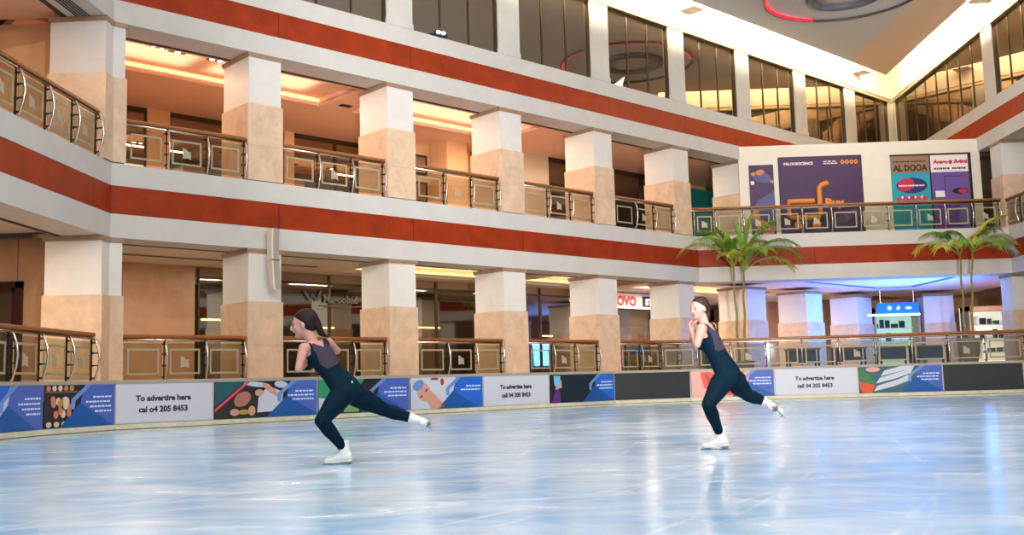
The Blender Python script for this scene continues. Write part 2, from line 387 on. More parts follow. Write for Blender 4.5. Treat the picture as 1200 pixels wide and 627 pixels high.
# main ceiling panel ----------------------------------------------------
def painted_bleed():  # warm light bleed painted into the panel colour, with a noisy edge
    m = bpy.data.materials.new('ceiling_painted_bleed'); m.use_nodes = True; nt = m.node_tree; b = nt.nodes['Principled BSDF']
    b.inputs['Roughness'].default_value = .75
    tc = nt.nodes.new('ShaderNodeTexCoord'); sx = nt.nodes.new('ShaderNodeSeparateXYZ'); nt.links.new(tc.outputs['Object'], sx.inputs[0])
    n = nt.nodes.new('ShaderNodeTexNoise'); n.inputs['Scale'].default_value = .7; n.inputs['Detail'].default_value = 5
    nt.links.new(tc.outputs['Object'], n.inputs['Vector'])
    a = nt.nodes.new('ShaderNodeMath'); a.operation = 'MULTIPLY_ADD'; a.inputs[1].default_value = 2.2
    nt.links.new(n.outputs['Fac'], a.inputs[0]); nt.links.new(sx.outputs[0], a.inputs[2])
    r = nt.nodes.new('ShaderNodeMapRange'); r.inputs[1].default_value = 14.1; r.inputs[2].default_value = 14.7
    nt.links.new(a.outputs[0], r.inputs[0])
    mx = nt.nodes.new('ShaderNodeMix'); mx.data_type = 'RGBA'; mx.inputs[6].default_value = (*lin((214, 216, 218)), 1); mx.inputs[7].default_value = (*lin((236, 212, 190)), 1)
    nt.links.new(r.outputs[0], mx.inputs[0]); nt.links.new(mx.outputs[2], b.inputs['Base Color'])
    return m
M['painted_bleed'] = painted_bleed()
cp = [(XA+.95, NEAR), (XA+.95, 21.19), (15.5, 45.27), (15.5, NEAR)]
flat('ceiling', 'painted_bleed', cp, CZ, CZ+.16)
flat('ceiling', 'cream', [(XA-.5, NEAR), (XA-.5, AB[1]+.3), (XD+.5, BD[1]+1.0), (XD+.5, NEAR)], ROOF-.1, ROOF)
# led cove strips lying on top of the panel
st = [((XA+1.2, NEAR), (XA+1.2, 21.0)), ((XA+1.35, 21.3), (15.1, 44.55)), ((15.25, 44.4), (15.25, NEAR))]
for p, q in st:
    v = Vector(q)-Vector(p); L = v.length; an = math.atan2(v.y, v.x)
    struct(MB().box(0, L, -.05, .05, CZ+.40, CZ+.50).build('trim_7', 'cove', loc=(p[0], p[1], 0), rz=an))
# little brackets bridging the cove
for bx_, by_, ang in ((5.75, 36.1, RB), (14.5, 44.85, RB), (15.75, 36.4, -math.pi/2)):
    tag(MB().box(-.35, .35, -.1, .75, .0, .10).build('ceiling_bracket', 'cream', loc=(bx_, by_, CZ+.06), rz=ang),
        {5.75: 'pale bracket bridging the glowing cove at top centre of the picture', 14.5: 'small pale bracket in the glowing cove near the ceiling corner', 15.75: 'pale bracket in the glowing cove above the right windows'}[bx_], 'bracket')
# ring light on the ceiling
M['redled'] = mat('red_led', (230, 30, 60), .4, emis=2.2, ecol=(235, 25, 55))
M['ringmetal'] = mat('ring_metal', (96, 88, 88), .4, metal=.3)
M['hub'] = mat('hub_blue_grey', (104, 116, 130), .4)
def ringpts(r, a0, a1, n=64): return [(r*math.cos(math.radians(a0+(a1-a0)*i/n)), r*math.sin(math.radians(a0+(a1-a0)*i/n)), 0) for i in range(n+1)]
rl = empty('ring_light', (10.7, 34.85, CZ-.06), 0, 'large thin ring light glowing red around a round fitting on the ceiling', 'light')
MB().tube(ringpts(2.77, 0, 360)[:-1], .05, 8, closed=True).build('ring_channel', 'ringmetal', rl, True)
MB().tube(ringpts(2.71, 100, 300), .045, 8).build('led_strip', 'redled', rl, True)
rh = empty('ceiling_fitting', (10.75, 35.1, CZ), 0, 'oval grey ceiling fitting with a pale centre inside the red ring', 'light')
MB().lathe([(1.35, 0), (1.38, -.05), (1.3, -.14), (1.05, -.15), (.98, -.06), (.98, 0)], seg=48).build('rim', 'hub', rh, True)
MB().lathe([(.97, 0), (.97, -.03), (.6, -.05), (.01, -.05)], seg=48).build('disc', 'ceil', rh, True)

# ------------------------------------------------------------------ ice
def ice():
    m = bpy.data.materials.new('ice'); m.use_nodes = True; nt = m.node_tree; b = nt.nodes['Principled BSDF']
    N = nt.nodes.new; Lk = nt.links.new
    tc = N('ShaderNodeTexCoord')
    def noise(scale, sc, det=6, dist=0):
        mp = N('ShaderNodeMapping'); mp.inputs['Scale'].default_value = sc; mp.inputs['Rotation'].default_value = (0, 0, .08)
        n = N('ShaderNodeTexNoise'); n.inputs['Scale'].default_value = scale; n.inputs['Detail'].default_value = det; n.inputs['Distortion'].default_value = dist
        n.inputs['Roughness'].default_value = .65
        Lk(tc.outputs['Object'], mp.inputs[0]); Lk(mp.outputs[0], n.inputs['Vector']); return n.outputs['Fac']
    def ramp(src, stops):
        r = N('ShaderNodeValToRGB'); e = r.color_ramp.elements
        while len(e) < len(stops): e.new(.5)
        for k, (p, c) in enumerate(stops): e[k].position = p; e[k].color = (c, c, c, 1) if not isinstance(c, tuple) else (*c, 1)
        Lk(src, r.inputs[0]); return r.outputs[0]
    big = noise(.45, (.8, 1.0, 1), 7, 1.2)
    fine = noise(1.3, (.5, 1.2, 1), 9, 1.2)
    base = ramp(big, [(.28, lin((132, 188, 236))), (.5, lin((172, 213, 246))), (.72, lin((206, 226, 242)))])
    w = ramp(fine, [(.47, 0.0), (.72, .72)])
    mx = N('ShaderNodeMix'); mx.data_type = 'RGBA'; Lk(w, mx.inputs[0]); Lk(base, mx.inputs[6]); mx.inputs[7].default_value = (*lin((236, 242, 246)), 1)
    out = mx.outputs[2]
    # curved blade scratches
    for (cx, cy, s, th) in ((-3, 2, .7, .992), (9, 1, .6, .992), (-9, 12, .6, .993)):
        mp = N('ShaderNodeMapping'); mp.inputs['Location'].default_value = (-cx, -cy, 0); Lk(tc.outputs['Object'], mp.inputs[0])
        wv = N('ShaderNodeTexWave'); wv.wave_type = 'RINGS'; wv.rings_direction = 'Z'; wv.inputs['Scale'].default_value = s*.5
        wv.inputs['Distortion'].default_value = 9; wv.inputs['Detail'].default_value = 1.5; wv.inputs['Detail Scale'].default_value = .35
        Lk(mp.outputs[0], wv.inputs['Vector'])
        r = ramp(wv.outputs['Fac'], [(th, 0.0), (1.0, .5)])
        brk = ramp(noise(.9, (1, 1, 1), 2), [(.45, 0.0), (.6, 1.0)])
        ml = N('ShaderNodeMath'); ml.operation = 'MULTIPLY'; Lk(r, ml.inputs[0]); Lk(brk, ml.inputs[1])
        m2 = N('ShaderNodeMix'); m2.data_type = 'RGBA'; Lk(ml.outputs[0], m2.inputs[0]); Lk(out, m2.inputs[6]); m2.inputs[7].default_value = (.95, .97, 1, 1); out = m2.outputs[2]
    # snow specks
    vo = N('ShaderNodeTexVoronoi'); vo.inputs['Scale'].default_value = 7; Lk(tc.outputs['Object'], vo.inputs['Vector'])
    sp = ramp(vo.outputs['Distance'], [(.045, 1.0), (.08, 0.0)])
    msk = ramp(noise(.7, (1, 1, 1), 3), [(.53, 0.0), (.62, 1.0)])
    ml = N('ShaderNodeMath'); ml.operation = 'MULTIPLY'; Lk(sp, ml.inputs[0]); Lk(msk, ml.inputs[1])
    m3 = N('ShaderNodeMix'); m3.data_type = 'RGBA'; Lk(ml.outputs[0], m3.inputs[0]); Lk(out, m3.inputs[6]); m3.inputs[7].default_value = (1, 1, 1, 1); out = m3.outputs[2]
    Lk(out, b.inputs['Base Color'])
    rr = ramp(fine, [(.35, .14), (.75, .32)]); Lk(rr, b.inputs['Roughness'])
    bp = N('ShaderNodeBump'); bp.inputs['Strength'].default_value = .12; bp.inputs['Distance'].default_value = .01; Lk(fine, bp.inputs['Height']); Lk(bp.outputs[0], b.inputs['Normal'])
    b.inputs['Specular IOR Level'].default_value = .6
    return m
M['ice'] = ice()
inner = [(p[0], p[1]) for p in RINK]
struct(MB().prism([(-9.0, NEAR), *RINK[1:-1], (15.2, NEAR)], -.1, 0).build('floor', 'ice'))

# ------------------------------------------------------------------ barrier
bar = empty('rink_barrier', (0, 0, 0), 0, 'low barrier wall around the ice with cream kick strip and grey cap', 'barrier')
def offs(pts, d):
    out = []
    for i, p in enumerate(pts):
        a = Vector(pts[max(i-1, 0)]); b2 = Vector(pts[min(i+1, len(pts)-1)]); t = (b2-a).normalized(); nrm = Vector((-t.y, t.x))
        out.append((p[0]+nrm.x*d, p[1]+nrm.y*d))
    return out
def strip(name, m, d0, d1, z0, z1, parent):
    A, B = offs(RINK, d0), offs(RINK, d1); mb = MB()
    vs = []
    for a, b2 in zip(A, B): vs.append([mb.bm.verts.new(v) for v in ((*a, z0), (*b2, z0), (*b2, z1), (*a, z1))])
    for i in range(len(vs)-1):
        for k in range(4): mb.bm.faces.new((vs[i][k], vs[i][(k+1) % 4], vs[i+1][(k+1) % 4], vs[i+1][k]))
    mb.bm.faces.new(vs[0]); mb.bm.faces.new(vs[-1][::-1])
    return mb.build(name, m, parent)
strip('wall_core', 'barbody', 0.02, .14, 0, .88, bar)
strip('kick_strip', 'kick', -.05, .0, 0, .135, bar)
strip('scuff_line', 'scuff', -.055, -.048, .03, .045, bar)
strip('cap', 'barcap', -.03, .22, .88, .945, bar)

# ------------------------------------------------------------------ advertising panels
AD = {}
for k, c in dict(ad_white=(200, 198, 204), ad_text=(40, 42, 60), ad_blue=(50, 92, 168), ad_indigo=(74, 98, 172), ad_deep=(22, 84, 150), ad_royal=(36, 100, 186), ad_wtext=(214, 224, 240), ad_silver=(108, 140, 196),
                 ad_teal=(28, 84, 96), ad_dark=(40, 36, 34), ad_food1=(200, 120, 96), ad_food2=(176, 150, 60), ad_food3=(214, 190, 160), ad_pinkline=(226, 70, 100), ad_skin=(206, 152, 130), ad_skin2=(170, 112, 92),
                 ad_towel=(190, 202, 208), ad_hair=(60, 34, 30), ad_green=(44, 140, 96), ad_jar=(120, 160, 96), ad_navy=(20, 34, 48), ad_purple=(96, 44, 120), ad_phone=(120, 180, 210), ad_orange=(206, 82, 44), ad_salmon=(216, 158, 146),
                 ad_flame=(180, 50, 30), ad_stripe=(196, 196, 206), ad_stripe2=(60, 96, 104), ad_grass=(60, 120, 66), ad_brown=(120, 84, 70)).items():
    M[k] = mat(k, c, .45)
def ellipse(cx, cz, rx, rz, n=20, rot=0):
    c, s = math.cos(rot), math.sin(rot)
    return [(cx+rx*math.cos(t)*c-rz*math.sin(t)*s, cz+rx*math.cos(t)*s+rz*math.sin(t)*c) for t in [2*math.pi*k/n for k in range(n)]]
H = .735
def blue_half(p, L, x, big='ad_indigo', low='ad_deep', lines=4, tx=None):
    """folded blue shapes on the right part of a panel; x = left tip of the fold"""
    MB().plate([(x+.32, H), (L, H), (L, 0), (x+.95, 0), (x+.22, .40)], -.008).build('blue_field', big, p)
    MB().plate([(x-.25, 0), (x+.22, .42), (x+.55, .24), (x+1.0, 0)], -.012).build('blue_triangle', low, p)
    MB().plate([(x+.35, H), (x+.48, H), (x+.10, .46), (x+.08, .30), (x+.0, .32), (x-.0, .48)], -.016).build('silver_fold', 'ad_silver', p)
    for k in range(lines):
        mb = MB()
        w = (.45, .62, .52, .4)[k % 4]
        z = .50-.085*k
        xx = L-.08-w
        while xx < L-.1:
            ww = random.uniform(.04, .1); mb.plate([(xx, z), (min(xx+ww, L-.08), z), (min(xx+ww, L-.08)+.005, z+.032), (xx+.005, z+.032)], -.013, .002); xx += ww+.02
        mb.build('text_line', 'ad_wtext', p)
def ad(p0, p1, kind, label):
    v = Vector(p1)-Vector(p0); L = v.length-.03; an = math.atan2(v.y, v.x)
    n = Vector((-v.y, v.x)).normalized()
    r = empty('advert_panel', (p0[0]-n.x*.01, p0[1]-n.y*.01, .143), an, label, 'advert', 'advertising panels along the rink barrier')
    base = {'white': 'ad_white', 'black': 'black'}.get(kind, 'ad_dark')
    box('panel', base, 0.015, L, -.006, .02, 0, H, r)
    if kind == 'white':
        text(AD.get(label, ('To advertise here', 'call 04 205 8453'))[0], .150, 'ad_text', r, L*.485, -.008, .41, 'CENTER', bold=.006)
        text(AD.get(label, ('To advertise here', 'call 04 205 8453'))[1], .150, 'ad_text', r, L*.485, -.008, .20, 'CENTER', bold=.006)
    elif kind == 'map':
        MB().plate([(0.02, 0), (L, 0), (L, H), (0.02, H)], -.006, .002).build('backdrop', 'ad_white', r)
        MB().plate([(L-1.5, H), (L-.9, H), (L-1.15, .45)], -.008).build('corner_blue', 'ad_royal', r)
        blue_half(r, L, L-1.2, low='ad_deep')
    elif kind == 'food':
        random.seed(3)
        class PC:
            def __init__(s, nm, mm): s.nm, s.mm = nm, mm
            def plate(s, pts, y): MB().plate(pts, y).build(s.nm, s.mm, r)
        mb1, mb2, mb3 = PC('salmon_roll', 'ad_food1'), PC('green_roll', 'ad_food2'), PC('rice_ball', 'ad_food3')
        for q in range(5):
            random.choice((mb1, mb2, mb3)).plate(ellipse(.1+q*.13, .68, .05, .05, 10), -.007-.0005*q)
        for q in range(14):
            random.choice((mb1, mb1, mb2, mb3)).plate(ellipse(.12+random.random()*.5, .22+random.random()*.27, .055, .07, 10), -.008-.0004*q)
        for q in range(4): mb3.plate(ellipse(.12+q*.17, .06, .06, .05, 10), -.007)
        MB().box(.03, L*.6, -.0065, -.005, .60, .63).build('shelf_line', 'ad_brown', r)
        blue_half(r, L, L-1.05)
    elif kind == 'gym':
        MB().plate([(0.02, .25), (.02, H), (.7, H)], -.007).build('teal_corner', 'ad_teal', r)
        MB().plate([(0.02, .14), (0.02, .20), (.72, H), (.80, H)], -.012).build('pink_line', 'ad_pinkline', r)
        MB().plate([(.95, .1), (1.5, .12), (1.55, .5), (1.2, .64), (.98, .4)], -.008).build('white_shirt', 'ad_white', r)
        MB().plate(ellipse(.62, .38, .2, .14, 18, .5), -.009).build('arm_shape', 'ad_skin2', r)
        for e_, y_ in ((ellipse(.45, .12, .1, .07), -.009), (ellipse(.83, .14, .08, .1), -.009), (ellipse(1.25, .56, .22, .06, 16, -.6), -.0135), (ellipse(1.0, .5, .1, .07), -.011)): MB().plate(e_, y_).build('hand', 'ad_skin', r)
        MB().plate(ellipse(.65, .12, .12, .05), -.010).build('green_mitt', 'ad_food2', r)
        MB().plate(ellipse(.95, .67, .3, .05, 16, -.1), -.010).plate(ellipse(1.5, .66, .16, .07, 16, -.1), -.010).build('shoe', 'ad_stripe', r)
        blue_half(r, L, L-.95, lines=3)
    elif kind == 'jar':
        MB().plate([(0.02, .35), (.9, .35), (1.2, H), (0.02, H)], -.007).build('green_top', 'ad_green', r)
        MB().plate([(.65, .02), (1.05, .02), (1.02, .28), (.68, .28)], -.009).build('jar', 'ad_jar', r)
        MB().plate([(.63, .27), (1.07, .27), (1.07, .32), (.63, .32)], -.010).build('lid', 'ad_skin', r)
        MB().plate([(0.02, .0), (.5, .0), (.6, .3), (0.02, .35)], -.008).build('pale_table', 'ad_stripe', r)
        blue_half(r, L, L-1.1, lines=3)
    elif kind == 'spa':
        MB().plate([(0.02, 0), (L, 0), (L, H), (0.02, H)], -.006, .002).build('backdrop', 'ad_white', r)
        MB().plate([(.0, .68), (.25, .70), (.62, .02), (.3, 0), (.05, .3)], -.009).build('towel', 'ad_towel', r)
        MB().plate(ellipse(.40, .40, .19, .24, 20, .55), -.0135).build('face', 'ad_skin', r)
        MB().plate([(.45, .25), (.62, .42), (.95, .14), (1.0, 0), (.62, 0)], -.012).build('neck', 'ad_skin', r)
        MB().plate(ellipse(.24, .56, .17, .11, 18, .45), -.0175).build('headband', 'ad_silver', r)
        MB().plate(ellipse(.47, .44, .05, .018, 10, .9), -.0175).plate(ellipse(.32, .3, .05, .015, 10, .6), -.0175).build('closed_eyes', 'ad_hair', r)
        MB().plate(ellipse(.80, .62, .17, .09), -.010).build('white_flower', 'ad_towel', r)
        MB().plate(ellipse(.72, .70, .12, .03), -.0145).plate(ellipse(.95, .63, .05, .08), -.0145).build('dark_petals', 'ad_flame', r)
        blue_half(r, L, L-1.15, big='ad_royal', lines=2)
    elif kind == 'phone':
        MB().plate([(0.02, 0), (L, 0), (L, H), (0.02, H)], -.006, .002).build('backdrop', 'ad_navy', r)
        MB().plate([(.05, 0), (.38, 0), (.36, .3), (.28, .44), (.18, .3)], -.009).build('sleeve', 'ad_purple', r)
        MB().plate([(.2, .34), (.44, .40), (.42, .62), (.34, .5), (.22, .48)], -.0125).build('hand', 'ad_skin', r)
        MB().plate([(.16, .45), (.36, .42), (.38, .70), (.14, .71)], -.0165).build('phone', 'ad_phone', r)
        blue_half(r, L, L-1.0, big='ad_royal', lines=3)
    elif kind == 'flame':
        MB().plate([(0.02, 0), (L, 0), (L, H), (0.02, H)], -.006, .002).build('backdrop', 'ad_salmon', r)
        MB().plate([(.28, .70), (.36, .3), (.62, .05), (1.3, .04), (1.4, .3), (1.15, .5), (1.6, .72), (.9, .6), (.5, .72)], -.009).build('orange_petals', 'ad_orange', r)
        MB().plate([(.4, .66), (.5, .3), (.7, .15), (.62, .5)], -.0125).plate([(.9, .1), (1.3, .1), (1.1, .3), (.85, .45)], -.0125).build('red_petals', 'ad_flame', r)
        blue_half(r, L, L-.95, lines=3)
    elif kind == 'stripes':
        MB().plate([(0.02, 0), (L, 0), (L, H), (0.02, H)], -.006, .002).build('backdrop', 'ad_stripe2', r)
        MB().plate([(0.02, .2), (.02, .34), (.45, .22), (.35, 0), (.1, 0)], -.009).build('orange_stripe', 'ad_orange', r)
        MB().plate([(0.02, .38), (0.02, .66), (.2, .6), (.48, .3), (.45, .24)], -.009).build('green_stripe', 'ad_grass', r)
        mb = MB()
        for a, b2 in ((.40, .04), (.48, .26), (.62, .46)):
            mb.plate([(a, b2), (a+.12, b2+.16), (a+.75, b2+.38-.1*a), (a+1.1, min(H, b2+.5)), (a+1.0, b2+.28), (a+.6, b2+.14)], -.012)
        mb.build('silver_stripes', 'ad_stripe', r)
        MB().plate(ellipse(.42, .66, .2, .07), -.010).build('pink_petals', 'ad_salmon', r)
        blue_half(r, L, L-.95, lines=3)
    return r
AD['white advert panel reading To advertire here, nearest on the left side'] = ('To advertire here', 'cal o4 205 8453')
adlist = [(3, 'map', 'white and blue advert panel cut off by the left picture edge'), (4-0, None, None)]
ads = [(2, 'map', 'white and blue advert panel cut off by the left edge of the picture'),
       (3, 'food', 'advert panel with rows of sushi pieces on black and a blue corner'),
       (4, 'white', 'white advert panel reading To advertire here, nearest on the left side'),
       (5, 'gym', 'advert panel with a pink diagonal line, hands and white shirt beside blue shapes'),
       (6, 'jar', 'green and blue advert panel with a glass jar, behind the left skater'),
       (7, 'spa', 'advert panel with a face wrapped in a towel and a blue fold'),
       (8, 'white', 'white two-line text advert between the towel-wrapped face and raised phone adverts'),
       (9, 'phone', 'dark advert panel with a purple sleeved hand raising a phone'),
       (10, 'black', 'plain black panel in the barrier left of the right skater'),
       (11, 'flame', 'salmon pink and orange advert panel directly behind the right skater'),
       (12, 'white', 'white advert panel with two text lines right of the right skater'),
       (13, 'stripes', 'advert panel with green and silver stripes and a blue corner'),
       (14, 'black', 'plain black panel at the far right of the barrier')]
RI = {2: (RINK[2], RINK[3])}
def rp(i): return RINK[i]
for i, k, l in ads: ad(rp(i), rp(i+1), k, l)
# ------------------------------------------------------------------ columns
ORD = ['first', 'second', 'third', 'fourth', 'fifth', 'sixth', 'seventh', 'eighth']
colproto = [None]
def column(loc, rz, label, group):
    if colproto[0] is None:
        r = empty('column', loc, rz)
        MB().box(0, .886, 0, 1.3, 1.85, 3.10).build('painted_shaft', 'shaft', r)
        MB().box(-.03, .916, -.03, 1.33, 3.08, 3.17).box(-.045, .931, -.045, 1.345, 3.13, 3.19).build('capital', 'cap', r)
        MB().box(-.035, .921, -.035, 1.335, 0, .86).box(-.035, .921, -.035, 1.335, .868, 1.91).box(-.025, .911, -.025, 1.325, .85, .88).build('marble_cladding', 'marble', r)
        colproto[0] = r
    else:
        r = copy_tree(colproto[0]); r.location = loc; r.rotation_euler.z = rz
    tag(r, label, 'column', group); return r
ZC0 = SF0-3.19; ZC1 = SF1-3.19
for k, u in enumerate(cols_u[:5]):
    column(FB(u, .04, ZC0), RB, '%s free-standing ground floor column right of the left corner pier' % ORD[k], 'ground floor columns')
for k, u in enumerate(cols_u[:5]):
    column(FB(u, .04, ZC1), RB, '%s free-standing upper gallery column right of the left corner pier' % ORD[k], 'upper gallery columns')
column(FB(cols_u[5], .04, ZC1), RB, 'pale upper gallery column touching the left end of the white poster wall', 'upper gallery columns')
for k, l in ((5, 'ground floor column just right of the right skater, behind the left palm'), (6, 'bluish ground floor column second from the left palm, deep under the far balcony'), (7, 'deepest ground floor column under the far balcony, lilac and blue lit')):
    column(FB(cols_u[k], .04, ZC0), RB, l, 'ground floor columns').scale.x = 1.4
def FD(x, d, z): return (XD+d, BD[1]-x, z)
column(FD(9.95, .04, ZC0), -RB*2, 'ground floor column at the right picture edge with a blue lit narrow side', 'ground floor columns')
column(FD(9.95, .04, ZC1), -RB*2, 'upper gallery column at the right picture edge beside the poster wall', 'upper gallery columns')
column(FD(1.3, .04, ZC0), -RB*2, 'lilac ground floor column seen left of the right palm trunks', 'ground floor columns')
column(FD(9.95+4.148, .04, ZC0), -RB*2, 'ground floor column of the right side just outside the picture', 'ground floor columns')
column(FD(9.95+4.148, .04, ZC1), -RB*2, 'upper gallery column of the right side just outside the picture', 'upper gallery columns')
# corner piers (five sided)
def pier(z, label):
    r = empty('corner_pier', (AB[0], AB[1], z), 0, label, 'column')
    def P(e):   # footprint, e = outward growth
        a = (-1.25-e, -.38-e); b2 = (0+e, -.38-e); c = (0+e, -.0); q = (.28*S2+S2*e+e*S2, .28*S2+e*S2-e*S2+0)
        d2 = (.28*S2-1.3*S2+e*0, .28*S2+1.3*S2+e); f_ = (-1.25-e, .95)
        return [a, b2, (e, -.0+e*.0), q, d2, f_]
    MB().prism(P(-.005), 1.85, 3.10).build('painted_shaft', 'shaft', r)
    mb = MB(); mb.prism(P(.03), 3.08, 3.19); mb.build('capital', 'cap', r)
    MB().prism(P(.03), 0, .86).prism(P(.03), .868, 1.91).prism(P(.02), .85, .88).build('marble_cladding', 'marble', r)
pier(ZC0, 'broad ground floor corner pier near the left edge where the long side begins')
pier(ZC1, 'broad upper gallery corner pier near the left edge where the long side begins')

# ------------------------------------------------------------------ railings
def rail_post(parent, x):
    p = MB().tube([(x, -.035, .0), (x, -.07, .12), (x, -.125, .30), (x, -.15, .5), (x, -.125, .7), (x, -.07, .86), (x, -.02, .93)], .024, 8)
    o = p.build('post', 'chrome', parent, True)
    mb = MB().box(x-.008, x+.008, .01, .05, 0, .93)
    for z in (.10, .36, .62, .84):
        yb = -.06 if z in (.10, .84) else -.138
        mb.box(x-.012, x+.012, yb, .05, z-.013, z+.013).box(x-.05, x+.05, .0, .03, z-.02, z+.02)
    mb.build('clamp', 'clamp', o)
def rail_panel(parent, x0, x1, emblem):
    g = box('glass_panel', 'pane', x0, x1, .012, .022, .06, .86, parent)
    w = .045; a, b2, c, d2 = x0+.07, x1-.07, .16, .74
    mb = MB()
    mb.box(a, b2, .004, .012, c, c+w).box(a, b2, .004, .012, d2-w, d2).box(a, a+w, .004, .012, c+w, d2-w).box(b2-w, b2, .004, .012, c+w, d2-w)
    mb.build('etched_frame', 'etch', g)
    if emblem:
        m_ = (a+b2)/2; s = .17
        MB().plate([(m_-s*.6, .31), (m_-s*.62, .57), (m_-s*.1, .545), (m_+s*.1, .50), (m_+s*.55, .49), (m_+s*.6, .30), (m_+s*.1, .335)], .003, .004).build('etched_emblem', 'emblem', g)
def handrail(parent, pts, zt=1.0):
    # pts: list of (x,y) path; wooden rail with chrome tube under it
    mb = MB(); A = []
    n = len(pts)
    def prof(z0, z1, hw):
        rings = []
        for i, p in enumerate(pts):
            a = Vector(pts[max(i-1, 0)]); b2 = Vector(pts[min(i+1, n-1)]); t = (b2-a).normalized(); nr = Vector((-t.y, t.x))
            q = []
            for (o_, z) in ((-hw, z0+.02), (-hw*.7, z0), (hw*.7, z0), (hw, z0+.02), (hw, z1-.03), (hw*.6, z1), (-hw*.6, z1), (-hw, z1-.03)):
                q.append(mb.bm.verts.new((p[0]+nr.x*o_, p[1]+nr.y*o_, z)))
            rings.append(q)
        for i in range(n-1):
            for k in range(8): mb.bm.faces.new((rings[i][k], rings[i][(k+1) % 8], rings[i+1][(k+1) % 8], rings[i+1][k]))
        mb.bm.faces.new(rings[0]); mb.bm.faces.new(rings[-1][::-1])
    prof(zt-.035, zt+.05, .05)
    mb.build('handrail', 'wood', parent)
    MB().tube([(p[0], p[1], zt-.065) for p in pts], .032, 8).build('under_rail', 'chrome', parent, True)
railproto = {}
def railing(L, loc, rz, label, group, npost=3):
    key = (round(L, 2), npost)
    if key not in railproto:
        r = empty('glass_railing', loc, rz)
        handrail(r, [(0.02, .02), (L, .02)])
        step = (L-.06)/npost
        for k in range(npost):
            rail_post(r, step*(k+1)); rail_panel(r, step*k+.05, step*(k+1)-.05, k == npost//2)
        mb = MB()
        for z in (.2, .45, .7): mb.box(0, .035, 0, .03, z-.015, z+.015)
        mb.build('wall_clamp', 'clamp', r)
        railproto[key] = r
    else:
        r = copy_tree(railproto[key]); r.location = loc; r.rotation_euler.z = rz
    return tag(r, label, 'railing', group)
for lv, (z, nm) in enumerate(((Z0+.012, 'ground floor'), (SL1, 'upper gallery'))):
    gp = nm+' railings'
    railing(2.96, FB(.32, .05, z), RB, '%s glass railing bay between the corner pier and the first free column' % nm, gp)
    for k in range(4):
        railing(3.12, FB(cols_u[k]+.93, .05, z), RB, '%s glass railing bay between the %s and %s free columns' % (nm, ORD[k], ORD[k+1]), gp)
# left wing railings, running towards the camera
for z, nm in ((Z0+.012, 'ground floor'), (SL1, 'upper gallery')):
    n = 8; L = 1.09*n+.06
    r = empty('glass_railing', (XA-.05, 21.02-L, z), math.pi/2, '%s glass railing of the left wing, cut by the left picture edge' % nm, 'railing')
    handrail(r, [(0.0, .02), (L, .02)])
    for k in range(n):
        rail_post(r, 1.09*(k+1)); rail_panel(r, 1.09*k+.05, 1.09*(k+1)-.05, True)
# far balcony railing (level 1)
r = empty('glass_railing', (0, 0, SL1), 0, 'long upper balcony railing in front of the posters', 'railing')
handrail(r, [(4.85, YC-.2), (5.5, YC+.04), (10, YC+.05), (16.25, YC+.05)])
def path_panels(r, pts, xs, emb=lambda k: True):
    """posts at param positions along polyline, glass between"""
    for k in range(len(xs)):
        (x, y, a) = xs[k]
        e = empty('post', (x, y, 0), a); e.parent = r
        e2 = MB().tube([(0, -.035, .0), (0, -.07, .12), (0, -.125, .30), (0, -.15, .5), (0, -.125, .7), (0, -.07, .86), (0, -.02, .93)], .024, 8).build('tube', 'chrome', e, True)
        mb = MB().box(-.008, .008, .01, .05, 0, .93)
        for z in (.10, .36, .62, .84): mb.box(-.012, .012, -.06 if z in (.1, .84) else -.138, .05, z-.013, z+.013).box(-.05, .05, 0, .03, z-.02, z+.02)
        mb.build('clamp', 'clamp', e)
        if k+1 < len(xs):
            x2, y2, a2 = xs[k+1]; an = math.atan2(y2-y, x2-x); Lp = math.hypot(x2-x, y2-y)
            g = empty('glass_panel', (x, y, 0), an); g.parent = r
            box('pane', 'pane', .05, Lp-.05, .012, .022, .06, .86, g)
            mb = MB(); w_ = .045; a_, b_, c_, d_ = .12, Lp-.12, .16, .74
            mb.box(a_, b_, .004, .012, c_, c_+w_).box(a_, b_, .004, .012, d_-w_, d_).box(a_, a_+w_, .004, .012, c_+w_, d_-w_).box(b_-w_, b_, .004, .012, c_+w_, d_-w_)
            mb.build('etched_frame', 'etch', g)
            if emb(k):
                m_ = Lp/2; s = .17
                MB().plate([(m_-s*.6, .31), (m_-s*.62, .57), (m_-s*.1, .545), (m_+s*.1, .50), (m_+s*.55, .49), (m_+s*.6, .30), (m_+s*.1, .335)], .003, .004).build('etched_emblem', 'emblem', g)
path_panels(r, None, [(x, YC+.03, 0) for x in (5.3, 6.07, 7.08, 8.14, 9.18, 10.22, 11.25, 12.24, 13.22, 14.24, 15.2, 16.17)], lambda k: k % 2 == 0 or k == 3)
railing(3.12, FD(9.95-.06+.98, .05, SL1), -math.pi/2, 'upper railing bay of the right wing at the right picture edge', 'upper gallery railings')
